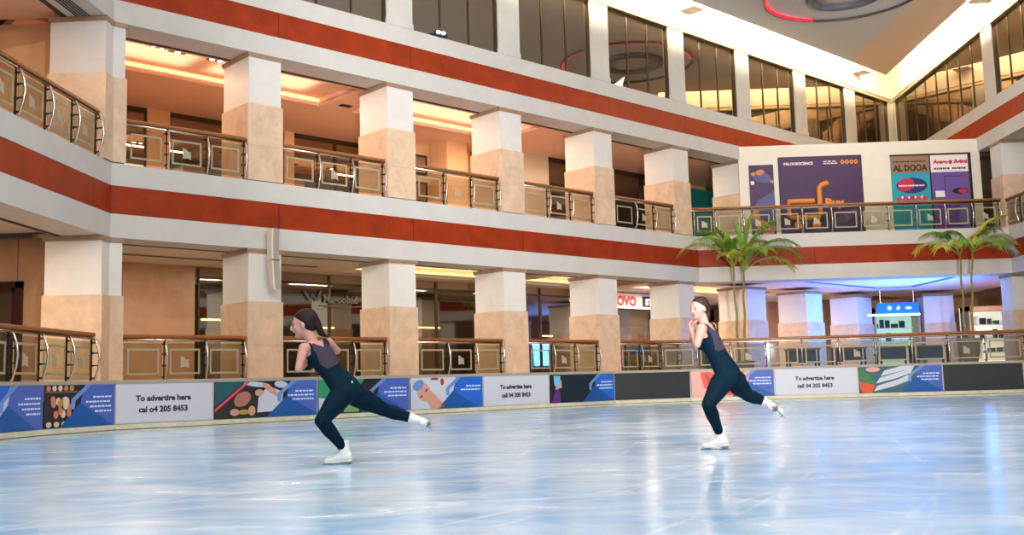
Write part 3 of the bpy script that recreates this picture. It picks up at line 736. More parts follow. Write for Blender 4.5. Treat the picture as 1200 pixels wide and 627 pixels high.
# ground railing that swings out in front of the far side
def smooth_path(ctrl, n=40):
    out = []
    for i in range(len(ctrl)-1):
        p0 = Vector(ctrl[max(i-1, 0)]); p1 = Vector(ctrl[i]); p2 = Vector(ctrl[i+1]); p3 = Vector(ctrl[min(i+2, len(ctrl)-1)])
        for k in range(n):
            t = k/n; out.append(tuple(.5*((2*p1)+(-p0+p2)*t+(2*p0-5*p1+4*p2-p3)*t*t+(-p0+3*p1-3*p2+p3)*t*t*t)))
    out.append(tuple(ctrl[-1])); return out
ctrl = [(2.45, 34.05), (3.6, 34.75), (6.2, 34.85), (9.0, 34.45), (12.0, 34.15), (15.4, 33.75), (17.2, 33.55)]
pth = smooth_path(ctrl, 10)
r = empty('glass_railing', (0, 0, Z0+.012), 0, 'long curved ground floor railing in front of the blue lit hall', 'railing')
handrail(r, pth)
def at_x(x):
    for i in range(len(pth)-1):
        if pth[i][0] <= x <= pth[i+1][0]:
            t = (x-pth[i][0])/(pth[i+1][0]-pth[i][0]); y = pth[i][1]+(pth[i+1][1]-pth[i][1])*t
            return (x, y, math.atan2(pth[i+1][1]-pth[i][1], pth[i+1][0]-pth[i][0]))
path_panels(r, None, [at_x(x) for x in (2.5, 3.75, 4.95, 6.1, 7.25, 8.4, 9.6, 10.75, 11.9, 13.05, 14.2, 15.4, 16.6)], lambda k: k % 3 == 0)

# ------------------------------------------------------------------ poster wall
PY = 38.566
struct(MB().box(7.40, XD+.06, PY, PY+.3, 5.7, 9.455).build('wall_far', 'cream'))
struct(MB().box(7.40, XD+.06, PY+.3, 47.4, 9.3, 9.45).build('ceiling', 'cream'))
M['purple'] = mat('poster_purple', (62, 38, 84), .45, noise=.12, nscale=2); M['pblue'] = mat('poster_blue', (88, 92, 140), .5, noise=.15, nscale=2)
M['pviolet'] = mat('poster_violet', (104, 86, 156), .5); M['pteal'] = mat('poster_turquoise', (40, 158, 178), .45)
M['porange'] = mat('poster_orange', (226, 146, 52), .5); M['pskin'] = mat('poster_skin', (196, 132, 92), .5); M['pbrown'] = mat('poster_taupe', (146, 116, 98), .5)
M['pred'] = mat('poster_red', (188, 52, 84), .5); M['pnavy'] = mat('poster_navy', (36, 44, 110), .5); M['ptext'] = mat('poster_white', (235, 228, 222), .5)
M['pblack'] = mat('poster_black', (34, 26, 24), .5); M['pdkblue'] = mat('poster_dark_blue', (44, 40, 92), .5)
p = empty('poster', (7.77, PY, 6.0), 0, 'narrow purple poster with a sleeping figure under a blue blanket', 'poster', 'posters on the far balcony wall')
box('backing', 'purple', 0, .93, -.03, 0, 0, 2.71, p)
MB().plate([(.02, .9), (.3, 1.35), (.6, 1.5), (.92, 1.7), (.92, .55), (.5, .5), (.02, .45)], -.034).build('blanket', 'pblue', p)
MB().plate(ellipse(.48, 2.22, .36, .2, 20, -.25), -.038).build('pillow', 'pblue', p)
MB().plate(ellipse(.42, 2.42, .17, .11, 16, .2), -.043).build('face', 'pskin', p)
MB().plate(ellipse(.16, 2.36, .09, .08), -.042).build('hand', 'pskin', p); MB().plate(ellipse(.86, 2.05, .08, .07), -.042).build('hand', 'pskin', p)
MB().plate([(.1, 1.0), (.3, .95), (.35, .6), (.6, .5), (.5, .1), (.2, .1), (.22, .5), (.05, .7)], -.038).build('orange_sleeve', 'porange', p)
MB().plate(ellipse(.65, .2, .3, .18, 16, .3), -.041).build('knee', 'pskin', p)
MB().plate([(.05, 1.95), (.18, 1.95), (.18, 2.09), (.05, 2.09)], -.036).build('white_label', 'ptext', p)
p = empty('poster', (8.92, PY, 6.0), 0, 'large dark purple poster with an orange shopping cart outline', 'poster', 'posters on the far balcony wall')
MB().box(-.03, 3.13, -.03, 0, 0, 2.98).build('frame', 'pblack', p)
box('backing', 'purple', 0, 3.1, -.04, -.03, 0, 2.93, p)
MB().tube([(1.25, -.05, 1.25), (.28, -.05, 1.25), (.28, -.05, .75), (.35, -.05, .62), (1.42, -.05, .62), (1.46, -.05, .8), (1.46, -.05, 1.72), (1.54, -.05, 1.84), (1.80, -.05, 1.93)], .10, 8).build('cart_outline', 'porange', p)
MB().plate(ellipse(.62, .36, .15, .17), -.046).build('cart_wheel', 'porange', p)
MB().plate(ellipse(1.3, .36, .17, .17), -.046).build('cart_wheel', 'porange', p)
text('Buy', .42, 'porange', p, 1.66, -.05, 1.03, bold=.02, sx=1.1)
text('PALOOKSCENCE', .145, 'ptext', p, .18, -.045, 2.66, bold=.006)
mb = MB()
for k in range(3): mb.plate([(1.68+k*.17, 2.74), (1.81+k*.17, 2.74), (1.81+k*.17, 2.78), (1.68+k*.17, 2.78)], -.044, .002)
mb.build('text_line', 'ptext', p); mb = MB()
for k in range(4): mb.plate([(1.68+k*.14, 2.66), (1.80+k*.14, 2.66), (1.80+k*.14, 2.70), (1.68+k*.14, 2.70)], -.044, .002)
mb.build('text_line', 'ptext', p)
for k in range(4):
    dd = MB().plate(ellipse(2.40+k*.17, 2.72, .075, .085, 14), -.045).build('orange_dot', 'porange', p)
    MB().plate(ellipse(2.40+k*.17, 2.72, .03, .04, 6), -.050).build('dot_icon', 'purple', dd)
p = empty('poster', (13.07, PY, 6.0), 0, 'turquoise poster with taupe header lettering AL DOOA and a blue oval', 'poster', 'posters on the far balcony wall')
box('backing', 'pteal', .06, 1.5, -.04, 0, 0, 2.86, p)
box('header', 'pbrown', .06, 1.5, -.05, -.04, 2.2, 2.86, p)
text('AL DOOA', .33, 'pblack', p, .78, -.052, 2.29, 'CENTER', bold=.012, sx=.84)
mb = MB(); x = .17; random.seed(5)
while x < 1.32:
    w = random.uniform(.03, .09); mb.plate([(x, 2.62), (x+w, 2.62), (x+w, 2.67), (x, 2.67)], -.052, .002); x += w+.025
mb.build('text_line', 'pblack', p)
MB().plate(ellipse(.80, 1.72, .58, .30, 28), -.044).build('oval', 'pnavy', p)
MB().plate(ellipse(.58, 1.76, .32, .25, 24, .3), -.049).build('red_swirl', 'pred', p)
mb = MB(); x = .32
while x < 1.25:
    w = random.uniform(.03, .08); mb.plate([(x, 1.68), (x+w, 1.69), (x+w, 1.75), (x, 1.74)], -.054, .002); x += w+.02
mb.build('text_line', 'ptext', p)
mb = MB()
for k in range(7): mb.plate(ellipse(.30+k*.16, 1.22+.03*(k % 2), .09, .09), -.045-.0005*k)
mb.build('red_cluster', 'pred', p)
for k in range(4): MB().plate(ellipse(.42+k*.24, 1.27, .04, .05), -.055).build('white_fleck', 'ptext', p)
p = empty('poster', (14.62, PY, 6.0), 0, 'violet poster with a white header, red script and a dark oval badge', 'poster', 'posters on the far balcony wall')
MB().box(-.05, 0, -.05, 0, 0, 2.93).box(1.42, 1.52, -.05, 0, 0, 2.93).box(-1.5, 1.52, -.05, 0, 2.86, 2.93).build('frame', 'pblack', p)
box('backing', 'pviolet', 0, 1.42, -.04, 0, 0, 2.86, p)
box('header', 'ptext', 0, 1.40, -.05, -.04, 2.2, 2.86, p)
text('Asaso', .2, 'pred', p, .12, -.053, 2.53, bold=.012, sx=1.1)
text('Asimi', .2, 'pred', p, .88, -.053, 2.53, bold=.012, sx=1.1)
MB().plate(ellipse(.75, 2.58, .08, .08), -.052).build('round_seal', 'pred', p)
for x0_, x1_ in ((.12, .62), (.80, 1.32)):
    x = x0_; mb = MB()
    while x < x1_: w = random.uniform(.04, .08); mb.plate([(x, 2.30), (x+w, 2.30), (x+w, 2.37), (x, 2.37)], -.052, .002); x += w+.02
    mb.build('text_line', 'pdkblue', p)
MB().plate([(.46, 2.02), (1.22, 2.02), (1.22, 2.045), (.46, 2.045)], -.044).plate([(.48, 2.02), (.505, 2.02), (.505, 1.4), (.48, 1.4)], -.044).build('thin_frame', 'pdkblue', p)
MB().plate(ellipse(1.26, 2.04, .07, .07), -.046).build('red_dot', 'pred', p)
MB().plate(ellipse(1.05, 1.46, .30, .12, 20), -.045).build('dark_badge', 'pblack', p)
MB().plate(ellipse(1.14, 1.46, .17, .09, 16), -.050).build('badge_red', 'pred', p)
MB().plate([(.12, 1.24), (.46, 1.24), (.46, 1.48), (.12, 1.48)], -.045).build('white_label', 'ptext', p)

# ------------------------------------------------------------------ curved hanging banner bracket on the ground beam
hb = empty('wall_bracket', FB(3.72, -.06, 3.05), RB, 'tall curved white panel bracket hanging off the beam above the first free column', 'bracket')
prof = [(-.0, 1.52), (-.04, 1.2), (-.06, .8), (-.05, .4), (.02, .0), (.10, .04)]
M['bracket'] = mat('bracket_white', (222, 214, 196), .5); M['bracketd'] = mat('bracket_inner', (168, 158, 146), .5)
mb = MB()
pts = [(-.36, 1.50), (-.12, 1.5), (-.10, 1.2), (-.12, .8), (-.19, .35), (-.34, .0), (-.44, .02), (-.38, .35), (-.34, .8), (-.33, 1.2)]
mb.hexa([(0, y, z) for y, z in pts], [(.04, y, z) for y, z in pts]); mb.build('side_plate', 'bracket', hb)
mb = MB(); yz = [(-.36, 1.50), (-.33, 1.2), (-.34, .8), (-.38, .35), (-.44, .02)]
for (a, b2) in zip(yz[:-1], yz[1:]): mb.hexa([(.04, a[0], a[1]), (.20, a[0], a[1]), (.20, a[0]+.03, a[1]), (.04, a[0]+.03, a[1])], [(.04, b2[0], b2[1]), (.20, b2[0], b2[1]), (.20, b2[0]+.03, b2[1]), (.04, b2[0]+.03, b2[1])])
mb.build('curved_face', 'bracketd', hb)
MB().box(.0, .2, -.36, -.1, .72, .75).build('shelf_plate', 'chrome', hb)
MB().box(.05, .25, -.2, .06, 1.38, 1.46).box(.05, .1, -.14, .06, .8, .86).build('fixing_arm', 'bracket', hb)

# small projector lamp / camera on the sill
sp = empty('spotlight', FB(9.15, -.06, SILL+.02), RB, 'small black spotlight with white lens on the sill under the upper windows', 'lamp')
MB().box(.0, .45, .0, .12, .02, .12).build('housing', 'black', sp); 
MB().ball((.1, -.02, .09), ((.07, 0, 0), (0, .03, 0), (0, 0, .045))).ball((.28, -.02, .1), ((.06, 0, 0), (0, .03, 0), (0, 0, .04))).build('lens', 'spot', sp)
MB().box(.2, .24, .0, .1, -.03, .03).build('bracket', 'black', sp)

# ------------------------------------------------------------------ downlights
def downlight(loc, rz, label, twin=True):
    r = empty('downlight', loc, rz, label, 'light', 'recessed twin spotlights in the upper gallery ceiling')
    MB().box(-.22, .22, -.1, .1, -.015, .0).build('housing', 'dark', r)
    mb = MB()
    for x in ((-.11, .11) if twin else (0,)): mb.ball((x, 0, -.015), ((.07, 0, 0), (0, .07, 0), (0, 0, .02)), 12, 6)
    mb.build('lens', 'spot', r, True)
for i, (u, d2, tw) in enumerate([(1.9, 2.0, True), (2.45, 2.1, False), (3.5, 2.08, True), (5.55, 1.9, True), (10.8, 1.95, False), (11.6, 1.98, False), (13.3, 2.1, False)]):
    downlight(FB(u, d2, 9.315), RB, ['twin recessed spotlight nearest the corner pier in the first upper bay', 'small single spotlight in the middle of the first upper bay ceiling', 'recessed spotlight at the right of the first upper bay ceiling', 'recessed spotlight in the second upper bay ceiling beside the column', 'left small ceiling spotlight in the third upper bay', 'right small ceiling spotlight in the third upper bay', 'small ceiling spotlight near the third free upper column'][i], tw)
downlight((-11.45, 19.9, 9.09), 0, 'recessed spotlight in the orange ceiling of the left wing', True)
def vent(loc, rz, label, L, n=5, m='slot'):
    r = empty('ceiling_vent', loc, rz, label, 'vent')
    mb = MB()
    for k in range(n): mb.box(0, L, k*.07, k*.07+.035, -.012, 0)
    mb.build('slot_grille', m, r)
    return r
vent((XA-.35, 16.0, SF1), math.pi/2, 'long slotted air grille in the soffit of the left wing', 5.3)
vent(FB(1.7, 3.6, GC0-.01), RB, 'long double dark air slot in the ground gallery ceiling behind the first bays', 5.8, 3, 'hub')
vent(FB(5.2, 4.6, 9.1), RB, 'small square air grille on the upper gallery ceiling in the first bay', .4, 4)
vent(FB(8.0, 3.0, 9.1), RB, 'small square air grille on the upper gallery ceiling in the second bay', .4, 4)

# ------------------------------------------------------------------ ground floor shops
# sign band of the phone / laptop shop
sg = empty('shop_sign', FB(21.6, 5.2, 3.57), RB, 'white shop fascia with red LENOVO lettering and a black store label', 'sign')
box('fascia', 'cream', 0, 6.6, -.02, .0, 0, .62, sg)
M['signred'] = mat('sign_red', (196, 26, 44), .4, emis=.35)
text('LENOVO', .52, 'signred', sg, -.02, -.024, .13, bold=.03, sx=1.02)
MB().box(2.52, 4.3, -.06, -.021, .10, .52).build('label_plate', 'pblack', sg)
text('STORE', .36, 'ptext', sg, 2.66, -.064, .18, bold=.02, sx=1.1)
M['screen'] = mat('blue_screen', (40, 90, 190), .3, emis=.8); M['screenw'] = mat('white_screen', (200, 215, 225), .3, emis=.35)
M['screeng'] = mat('green_display', (130, 190, 130), .4, emis=.7)
def shelfunit(u, d2, w, h, label, cols):
    r = empty('display_shelf', FB(u, d2, Z0), RB, label, 'shelf')
    mb = MB().box(0, .05, 0, .4, 0, h).box(w-.05, w, 0, .4, 0, h)
    k = 0
    while k*.5 < h: mb.box(.05, w-.05, 0, .4, k*.5, k*.5+.04); k += 1
    mb.build('shelves', 'wood', r)
    random.seed(int(u*10))
    for k2 in range(int(h/.5)):
        x = .12
        while x < w-.3:
            ww = random.uniform(.12, .3); hh = random.uniform(.12, .36)
            b_ = box('boxed_goods', random.choice(cols), x, x+ww, .05, .3, k2*.5+.04, k2*.5+.04+hh, r); x += ww+random.uniform(.03, .2)
    return r
shelfunit(8.0, 7.5, 2.6, 2.6, 'dim goods shelf behind shop glass, right behind the left skater', ['dark', 'wood', 'ad_stripe2', 'clamp'])
shelfunit(12.2, 8.0, 2.2, 2.4, 'dim goods shelf behind shop glass between the second and third free columns', ['dark', 'ad_teal', 'ad_stripe', 'wood'])
shelfunit(17.5, 7.6, 2.6, 2.2, 'shelf with blue and green boxes behind shop glass left of the red sign', ['screen', 'ad_grass', 'ad_stripe', 'wood'])
shelfunit(23.0, 6.4, 3.0, 2.4, 'shelf with blue screens and boxes inside the shop with the red sign', ['screen', 'screenw', 'dark', 'ad_skin2'])
# light lines inside the shops
for i, (u, d2, z, L) in enumerate([(8.6, 6.6, 2.62, 1.4), (13.2, 6.4, 2.68, 1.1), (19.3, 6.4, 2.45, .7), (5.0, 5.9, 2.75, 1.8)]):
    MBt = MB().box(0, L, 0, .05, 0, .05).build('tube_light', 'glow', None, loc=FB(u, d2, z), rz=RB)
    tag(MBt, ['glowing warm light tube behind glass beside the left skater head', 'glowing warm light tube behind glass in the third ground bay', 'short warm light tube behind glass in the fourth ground bay', 'warm light tube low behind the marble panel edge in the first ground bay'][i], 'light')
cm = empty('coffee_machine', FB(13.3, 6.3, 1.9), RB, 'small white machine standing behind shop glass in the third ground bay', 'machine')
MB().box(0, .55, 0, .4, 0, .08).box(0, .12, 0, .4, .08, .6).box(.43, .55, 0, .4, .08, .6).box(0, .55, 0, .4, .5, .62).build('casing', 'shaft', cm, bevel=.02)
MB().box(.2, .35, .05, .3, .32, .5).box(.14, .41, .1, .38, .08, .12).build('spout', 'dark', cm)
ct = empty('shop_counter', FB(12.6, 6.1, Z0), RB, 'dark shop counter under the white machine behind glass', 'counter')
MB().box(.05, 2.15, .05, .75, 0, .93).build('cabinet', 'dark', ct); MB().box(0, 2.2, 0, .8, .93, .98).build('top', 'wood', ct)
# script sign on the glass behind the left skater
M['script'] = mat('faded_script', (120, 124, 112), .5)
ss = empty('window_sign', FB(8.75, 5.26, 3.3), RB, 'faded script window lettering with a drawn outline behind the left skater', 'sign')
text('Magoobad', .34, 'script', ss, 0, 0, .05, bold=.006, sx=.9)
MB().tube([(-.1, 0, -.05), (.6, 0, -.09), (1.3, 0, -.05), (1.7, 0, .02), (1.75, 0, .3), (1.5, 0, .42), (.9, 0, .45)], .015, 6).build('outline', 'script', ss)
MB().tube([(-.7, 0, .38), (-.5, 0, .1), (-.4, 0, .3), (-.25, 0, .1), (-.1, 0, .42)], .03, 6).build('zigzag', 'script', ss)
# picture frames on the wall in the third upper bay
for i, z in enumerate((7.0, 7.95)):
    f_ = empty('picture_frame', FB(12.35, 5.55, z), RB, ['small framed picture behind the railing left of the third upper bay, lower one', 'small framed picture left in the third upper bay, upper one'][i], 'picture')
    MB().box(0, .8, -.04, 0, 0, .06).box(0, .8, -.04, 0, .64, .7).box(0, .06, -.04, 0, .06, .64).box(.74, .8, -.04, 0, .06, .64).build('frame', 'dark', f_)
    box('print', 'pbrown', .06, .74, -.02, 0, .06, .64, f_)
box('gallery_column', 'gwall', 0, .95, 0, .9, 5.7, 9.1, None, loc=FB(13.3, 4.6, 0), rz=RB)
o = bpy.data.objects['gallery_column']; tag(o, 'plain peach pillar inside the third upper bay', 'column')
# blue kiosk sign & counter under the far balcony
M['bluelit'] = mat('blue_sign', (36, 104, 196), .4, emis=.7)
M['bluetube'] = mat('blue_white_tube', (190, 220, 255), .4, emis=5)
ks = empty('hanging_sign', (13.6, 44.1, 3.1), 0, 'blue hanging sign with pale symbols above a lit shop deep in the hall', 'sign')
MB().box(.45, 2.2, -.05, .05, .1, .55).build('panel', 'bluelit', ks)
MB().box(0, 2.2, -.12, -.05, .0, .07).build('light_tube', 'bluetube', ks)
for e_ in (ellipse(.95, .33, .1, .1), [(1.2, .25), (1.4, .25), (1.4, .42), (1.3, .42)], ellipse(1.75, .32, .15, .07)): MB().plate(e_, -.052).build('pale_symbol', 'ptext', ks)
MB().tube([(.6, 0, .55), (.6, 0, 1.1)], .015, 6).tube([(2.0, 0, .55), (2.0, 0, 1.1)], .015, 6).build('hanger', 'chrome', ks)
def lit_shop(x0, x1, y, z1, label, mwall):
    r = empty('lit_shopfront', (x0, y, Z0), 0, label, 'shop')
    W = x1-x0
    box('back_wall', mwall, 0, W, .9, 1.0, 0, z1, r)
    MB().box(0, .08, 0, .9, 0, z1).box(W-.08, W, 0, .9, 0, z1).box(0, W, 0, .9, z1-.2, z1).build('surround', 'gwall0', r)
    mb = MB()
    for k in range(3): mb.box(.1, W-.1, .6, .88, .5+k*.6, .54+k*.6)
    mb.build('shelf', 'shaft', r)
    random.seed(int(x0*7))
    for k in range(3):
        x = .2
        while x < W-.4:
            w = random.uniform(.1, .25); box('goods', random.choice(['ad_navy', 'screenw', 'ad_teal', 'dark', 'ad_grass']), x, x+w, .62, .84, .54+k*.6, .54+k*.6+random.uniform(.15, .4), r); x += w+.12
    return r
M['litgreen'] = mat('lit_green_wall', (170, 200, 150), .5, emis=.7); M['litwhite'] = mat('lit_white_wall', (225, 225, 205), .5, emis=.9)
lit_shop(14.3, 16.3, 45.4, 2.6, 'bright greenish shop interior under the blue hanging sign', 'litgreen')
lit_shop(18.0, 21.0, 44.4, 2.5, 'bright shop interior with shelves behind the right palm trunks', 'litwhite')
flat('wall_far', 'gwall0', [(BC[0]+3, 50.5), (22, 50.5), (22, 50.7), (BC[0]+3, 50.7)], Z0, GC0)
# benches / tables seen through the curved railing
M['bench_bluelit'] = mat('bench_blue_light', (34, 66, 120), .4)  # blue light on the table fronts is painted into this colour
def bench(x, y, rz, label, blue=True):
    r = empty('bench_table', (x, y, Z0), rz, label, 'table', 'dark tables behind the curved railing')
    MB().box(0, 1.15, 0, .6, .64, .70).build('top', 'wood', r, bevel=.01)
    for (a, b2) in ((.04, .04), (1.05, .04), (.04, .5), (1.05, .5)): box('leg', 'dark', a, a+.06, b2, b2+.06, 0, .64, r)
    box('modesty_panel', 'bench_bluelit', .1, 1.05, .28, .31, .2, .64, r)
for i, (x, y) in enumerate([(8.35, 36.3), (10.0, 36.4), (11.6, 36.5), (12.95, 36.6)]):
    bench(x, y, 0, ['dark table behind the curved railing, nearest to the left palm', 'second dark table from the left behind the curved railing', 'third dark table from the left behind the curved railing', 'dark table behind the curved railing just left of the big pot'][i])
# shop stand with blue bags seen behind the railing left of the right skater
st = empty('display_stand', (2.9, 36.1, Z0), RB, 'shop stand with blue bags behind the curved railing, left of the right skater', 'stand')
MB().tube([(0, 0, 0), (0, 0, .9)], .02).tube([(.8, 0, 0), (.8, 0, .9)], .02).tube([(0, .4, 0), (0, .4, .9)], .02).tube([(.8, .4, 0), (.8, .4, .9)], .02).box(-.02, .82, -.02, .42, .3, .33).box(-.02, .82, -.02, .42, .6, .63).build('rack', 'chrome', st)
for k in range(3): MB().ball((.15+k*.25, .1, .78), ((.12, 0, 0), (0, .12, 0), (0, 0, .14)), 12, 8).build('blue_bag', 'bluelit', st, True)

# ------------------------------------------------------------------ palms
M['leaf'] = mat('palm_leaf', (112, 158, 52), .4, noise=.35, nscale=3); M['leaf2'] = mat('palm_leaf_yellow', (176, 182, 66), .4, noise=.35, nscale=3)
M['trunk'] = mat('palm_trunk', (150, 140, 76), .6, noise=.3, nscale=9); M['soil'] = mat('soil', (60, 44, 32), .9); M['stem'] = mat('frond_stem', (140, 150, 60), .5)
M['pot'] = mat('clay_grey_pot', (176, 166, 150), .5, noise=.1)
def frond(parent, base, az, L, rise, droop, m, twist=0, wl=.55):
    """one palm frond; az heading, rise = starting elevation (deg)"""
    pts = []; p = Vector(base); el = math.radians(rise); n = 16; d0 = Vector((math.cos(az), math.sin(az)*(.3 if math.sin(az) > 0 else 1), 0))
    for i in range(n+1):
        pts.append(p.copy()); t = i/n
        e = el-math.radians(droop)*t**1.3
        p = p+(d0*math.cos(e)+Vector((0, 0, 1))*math.sin(e))*(L/n)
    mb = MB(); mb.tube(pts, [.022*(1-.8*i/n) for i in range(n+1)], 5)
    side = Vector((-d0.y, d0.x, 0)); mbl = MB()
    for i in range(12, n*3+1):
        t = i/(3*n); k = min(int(t*n), n-1); q = pts[k].lerp(pts[k+1], t*n-k); tg = (pts[k+1]-pts[k]).normalized()
        ll = wl*(.45+1.1*math.sin(math.pi*min(1, (t-.15)/.9))**.8*.7)*random.uniform(.85, 1.1)
        for s in (-1, 1):
            dr = (side*s*math.cos(math.radians(30))*.8+tg*.75+Vector((0, 0, .25))).normalized()
            a = q; b2 = q+dr*ll*.5+Vector((0, 0, -.02)); c = q+dr*ll*.92+Vector((0, 0, -.22-.22*random.random()))*ll*1.6
            wv = tg.cross(dr).cross(dr).normalized()*.017
            v = [mbl.bm.verts.new(x) for x in (a-wv*.5, a+wv*.5, b2+wv, c, b2-wv)]
            mbl.bm.faces.new((v[0], v[1], v[2], v[4])); mbl.bm.faces.new((v[4], v[2], v[3]))
    f_ = mb.build('frond', 'stem', parent, True)
    me = mbl.build('leaflets', m, f_)
def palm(name_label, base, trunks, seed, ph=1.0):
    random.seed(seed)
    r = empty('potted_palm', base, 0, name_label, 'palm')
    MB().lathe([(.22*(2-ph), 0), (.40, .78*ph), (.43, .80*ph), (.43, .86*ph), (.36, .86*ph), (.34, .78*ph)], seg=28).build('pot', 'pot', r, True)
    MB().lathe([(.34, .78*ph-.02), (.01, .79*ph)], seg=20).build('soil', 'soil', r)
    for (x, y, tx, ty, h, fr) in trunks:
        n = 12; pts = [(x+(tx-x)*(i/n)**1.2+.02*math.sin(i*1.3), y+(ty-y)*i/n, (.75*ph+(h-.75*ph)*i/n)) for i in range(n+1)]
        MB().tube(pts, [.05-.02*i/n for i in range(n+1)], 8).build('trunk', 'trunk', r, True)
        top = Vector(pts[-1])
        for (az, L, rise, droop, m) in fr: frond(r, top+Vector((0, 0, -.05)), math.radians(az), L, rise, droop, m)
palm('potted palm with two slim trunks right of the right skater, fuller dark green crown', (6.57, 35.35, Z0),
     [(-.12, -.05, -.17, -.05, 3.55, [(180, 2.3, 62, 115, 'leaf2'), (150, 1.9, 80, 75, 'leaf'), (215, 2.0, 70, 95, 'leaf'), (260, 1.6, 75, 90, 'leaf'), (100, 1.6, 80, 60, 'leaf'), (20, 1.7, 72, 90, 'leaf2'), (320, 1.5, 60, 100, 'leaf2'), (190, 1.5, 85, 40, 'leaf')]),
      (.12, .05, .20, .05, 3.45, [(0, 2.4, 58, 115, 'leaf'), (30, 2.3, 75, 55, 'leaf'), (345, 2.3, 66, 105, 'leaf'), (60, 2.2, 82, 40, 'leaf'), (300, 1.6, 66, 100, 'leaf'), (100, 1.9, 85, 50, 'leaf'), (160, 1.5, 75, 80, 'leaf2'), (330, 2.0, 80, 60, 'leaf'), (230, 1.5, 62, 100, 'leaf2'), (5, 1.9, 40, 90, 'leaf2')])], 4, .35)
palm('potted palm with two thin bare trunks and a sparse yellowish crown at the far right', (14.27, 35.3, Z0),
     [(-.12, 0, -.10, 0, 3.75, [(182, 1.7, 45, 95, 'leaf2'), (165, 1.5, 68, 85, 'leaf'), (220, 1.3, 55, 105, 'leaf2'), (120, 1.3, 70, 80, 'leaf'), (10, 1.3, 68, 75, 'leaf2'), (270, 1.2, 60, 100, 'leaf')]),
      (.12, 0, .32, 0, 3.85, [(0, 1.7, 55, 110, 'leaf2'), (350, 1.5, 30, 80, 'leaf2'), (40, 1.6, 68, 85, 'leaf'), (20, 1.9, 72, 70, 'leaf2'), (300, 1.3, 45, 95, 'leaf'), (150, 1.3, 72, 90, 'leaf'), (240, 1.2, 55, 100, 'leaf2')])], 9)
# leaf litter box: green planting at the far right behind the balcony glass
# ------------------------------------------------------------------ people
M['skin'] = mat('skin', (200, 148, 134), .55, spec=.3, noise=.05, nscale=8); M['navy'] = mat('navy_lycra', (4, 34, 50), .75, spec=.12, noise=.15, nscale=3)
M['sheer'] = mat('sheer_mesh', (64, 54, 70), .7, spec=.2); M['hair'] = mat('dark_hair', (36, 24, 24), .6, spec=.3, noise=.3, nscale=20)
M['hair2'] = mat('brown_hair', (50, 34, 30), .6, spec=.3, noise=.3, nscale=20)
M['boot'] = mat('white_boot', (226, 222, 214), .4, noise=.04); M['sole'] = mat('boot_heel', (150, 128, 112), .5); M['blade'] = mat('blade_steel', (120, 140, 156), .25, metal=1)
M['eye'] = mat('eye_dark', (40, 26, 24), .3); M['lip'] = mat('lips', (176, 96, 96), .5); M['lace'] = mat('laces', (240, 238, 232), .6); M['logo'] = mat('logo_white', (230, 232, 235), .5)
M['skate_hair_tie'] = M['navy']
def evalmesh(o, mods):
    for kind, kw in mods:
        md = o.modifiers.new(kind, kind)
        for k, v in kw.items(): setattr(md, k, v)
    bpy.context.view_layer.update()
    dg = bpy.context.evaluated_depsgraph_get(); dg.update()
    me = bpy.data.meshes.new_from_object(o.evaluated_get(dg)); o.modifiers.clear(); old = o.data; o.data = me
    bpy.data.meshes.remove(old)
    for p in me.polygons: p.use_smooth = True
def remeshed(mb, name, m, parent, vox, it=6):
    o = mb.build(name, m)
    evalmesh(o, [('REMESH', dict(mode='VOXEL', voxel_size=vox)), ('SMOOTH', dict(iterations=it, factor=.5))])
    if not o.data.materials: o.data.materials.append(M[m])
    o.parent = parent; return o
def limb(mb, pts, rad, n=16, seg=5, flat=1.0):
    """tapered limb through joints, rounded at every joint"""
    for i in range(len(pts)-1):
        a, b2 = Vector(pts[i]), Vector(pts[i+1]); t = (b2-a); L = t.length; t.normalize(); u = t.orthogonal().normalized(); v = t.cross(u)
        ra, rb = rad[i], rad[i+1]
        mb.loft([(a.lerp(b2, k/seg), u*(ra+(rb-ra)*k/seg), v*(ra+(rb-ra)*k/seg)) for k in range(seg+1)], n)
    for p, r in zip(pts, rad):
        mb.ball(p, ((r, 0, 0), (0, r, 0), (0, 0, r)))
def muscled(mb, a, b2, prof, n=18):
    """prof: list of (t, radius)"""
    a, b2 = Vector(a), Vector(b2); t = (b2-a).normalized(); u = t.orthogonal().normalized(); v = t.cross(u)
    mb.loft([(a.lerp(b2, k), u*r, v*r) for k, r in prof], n)
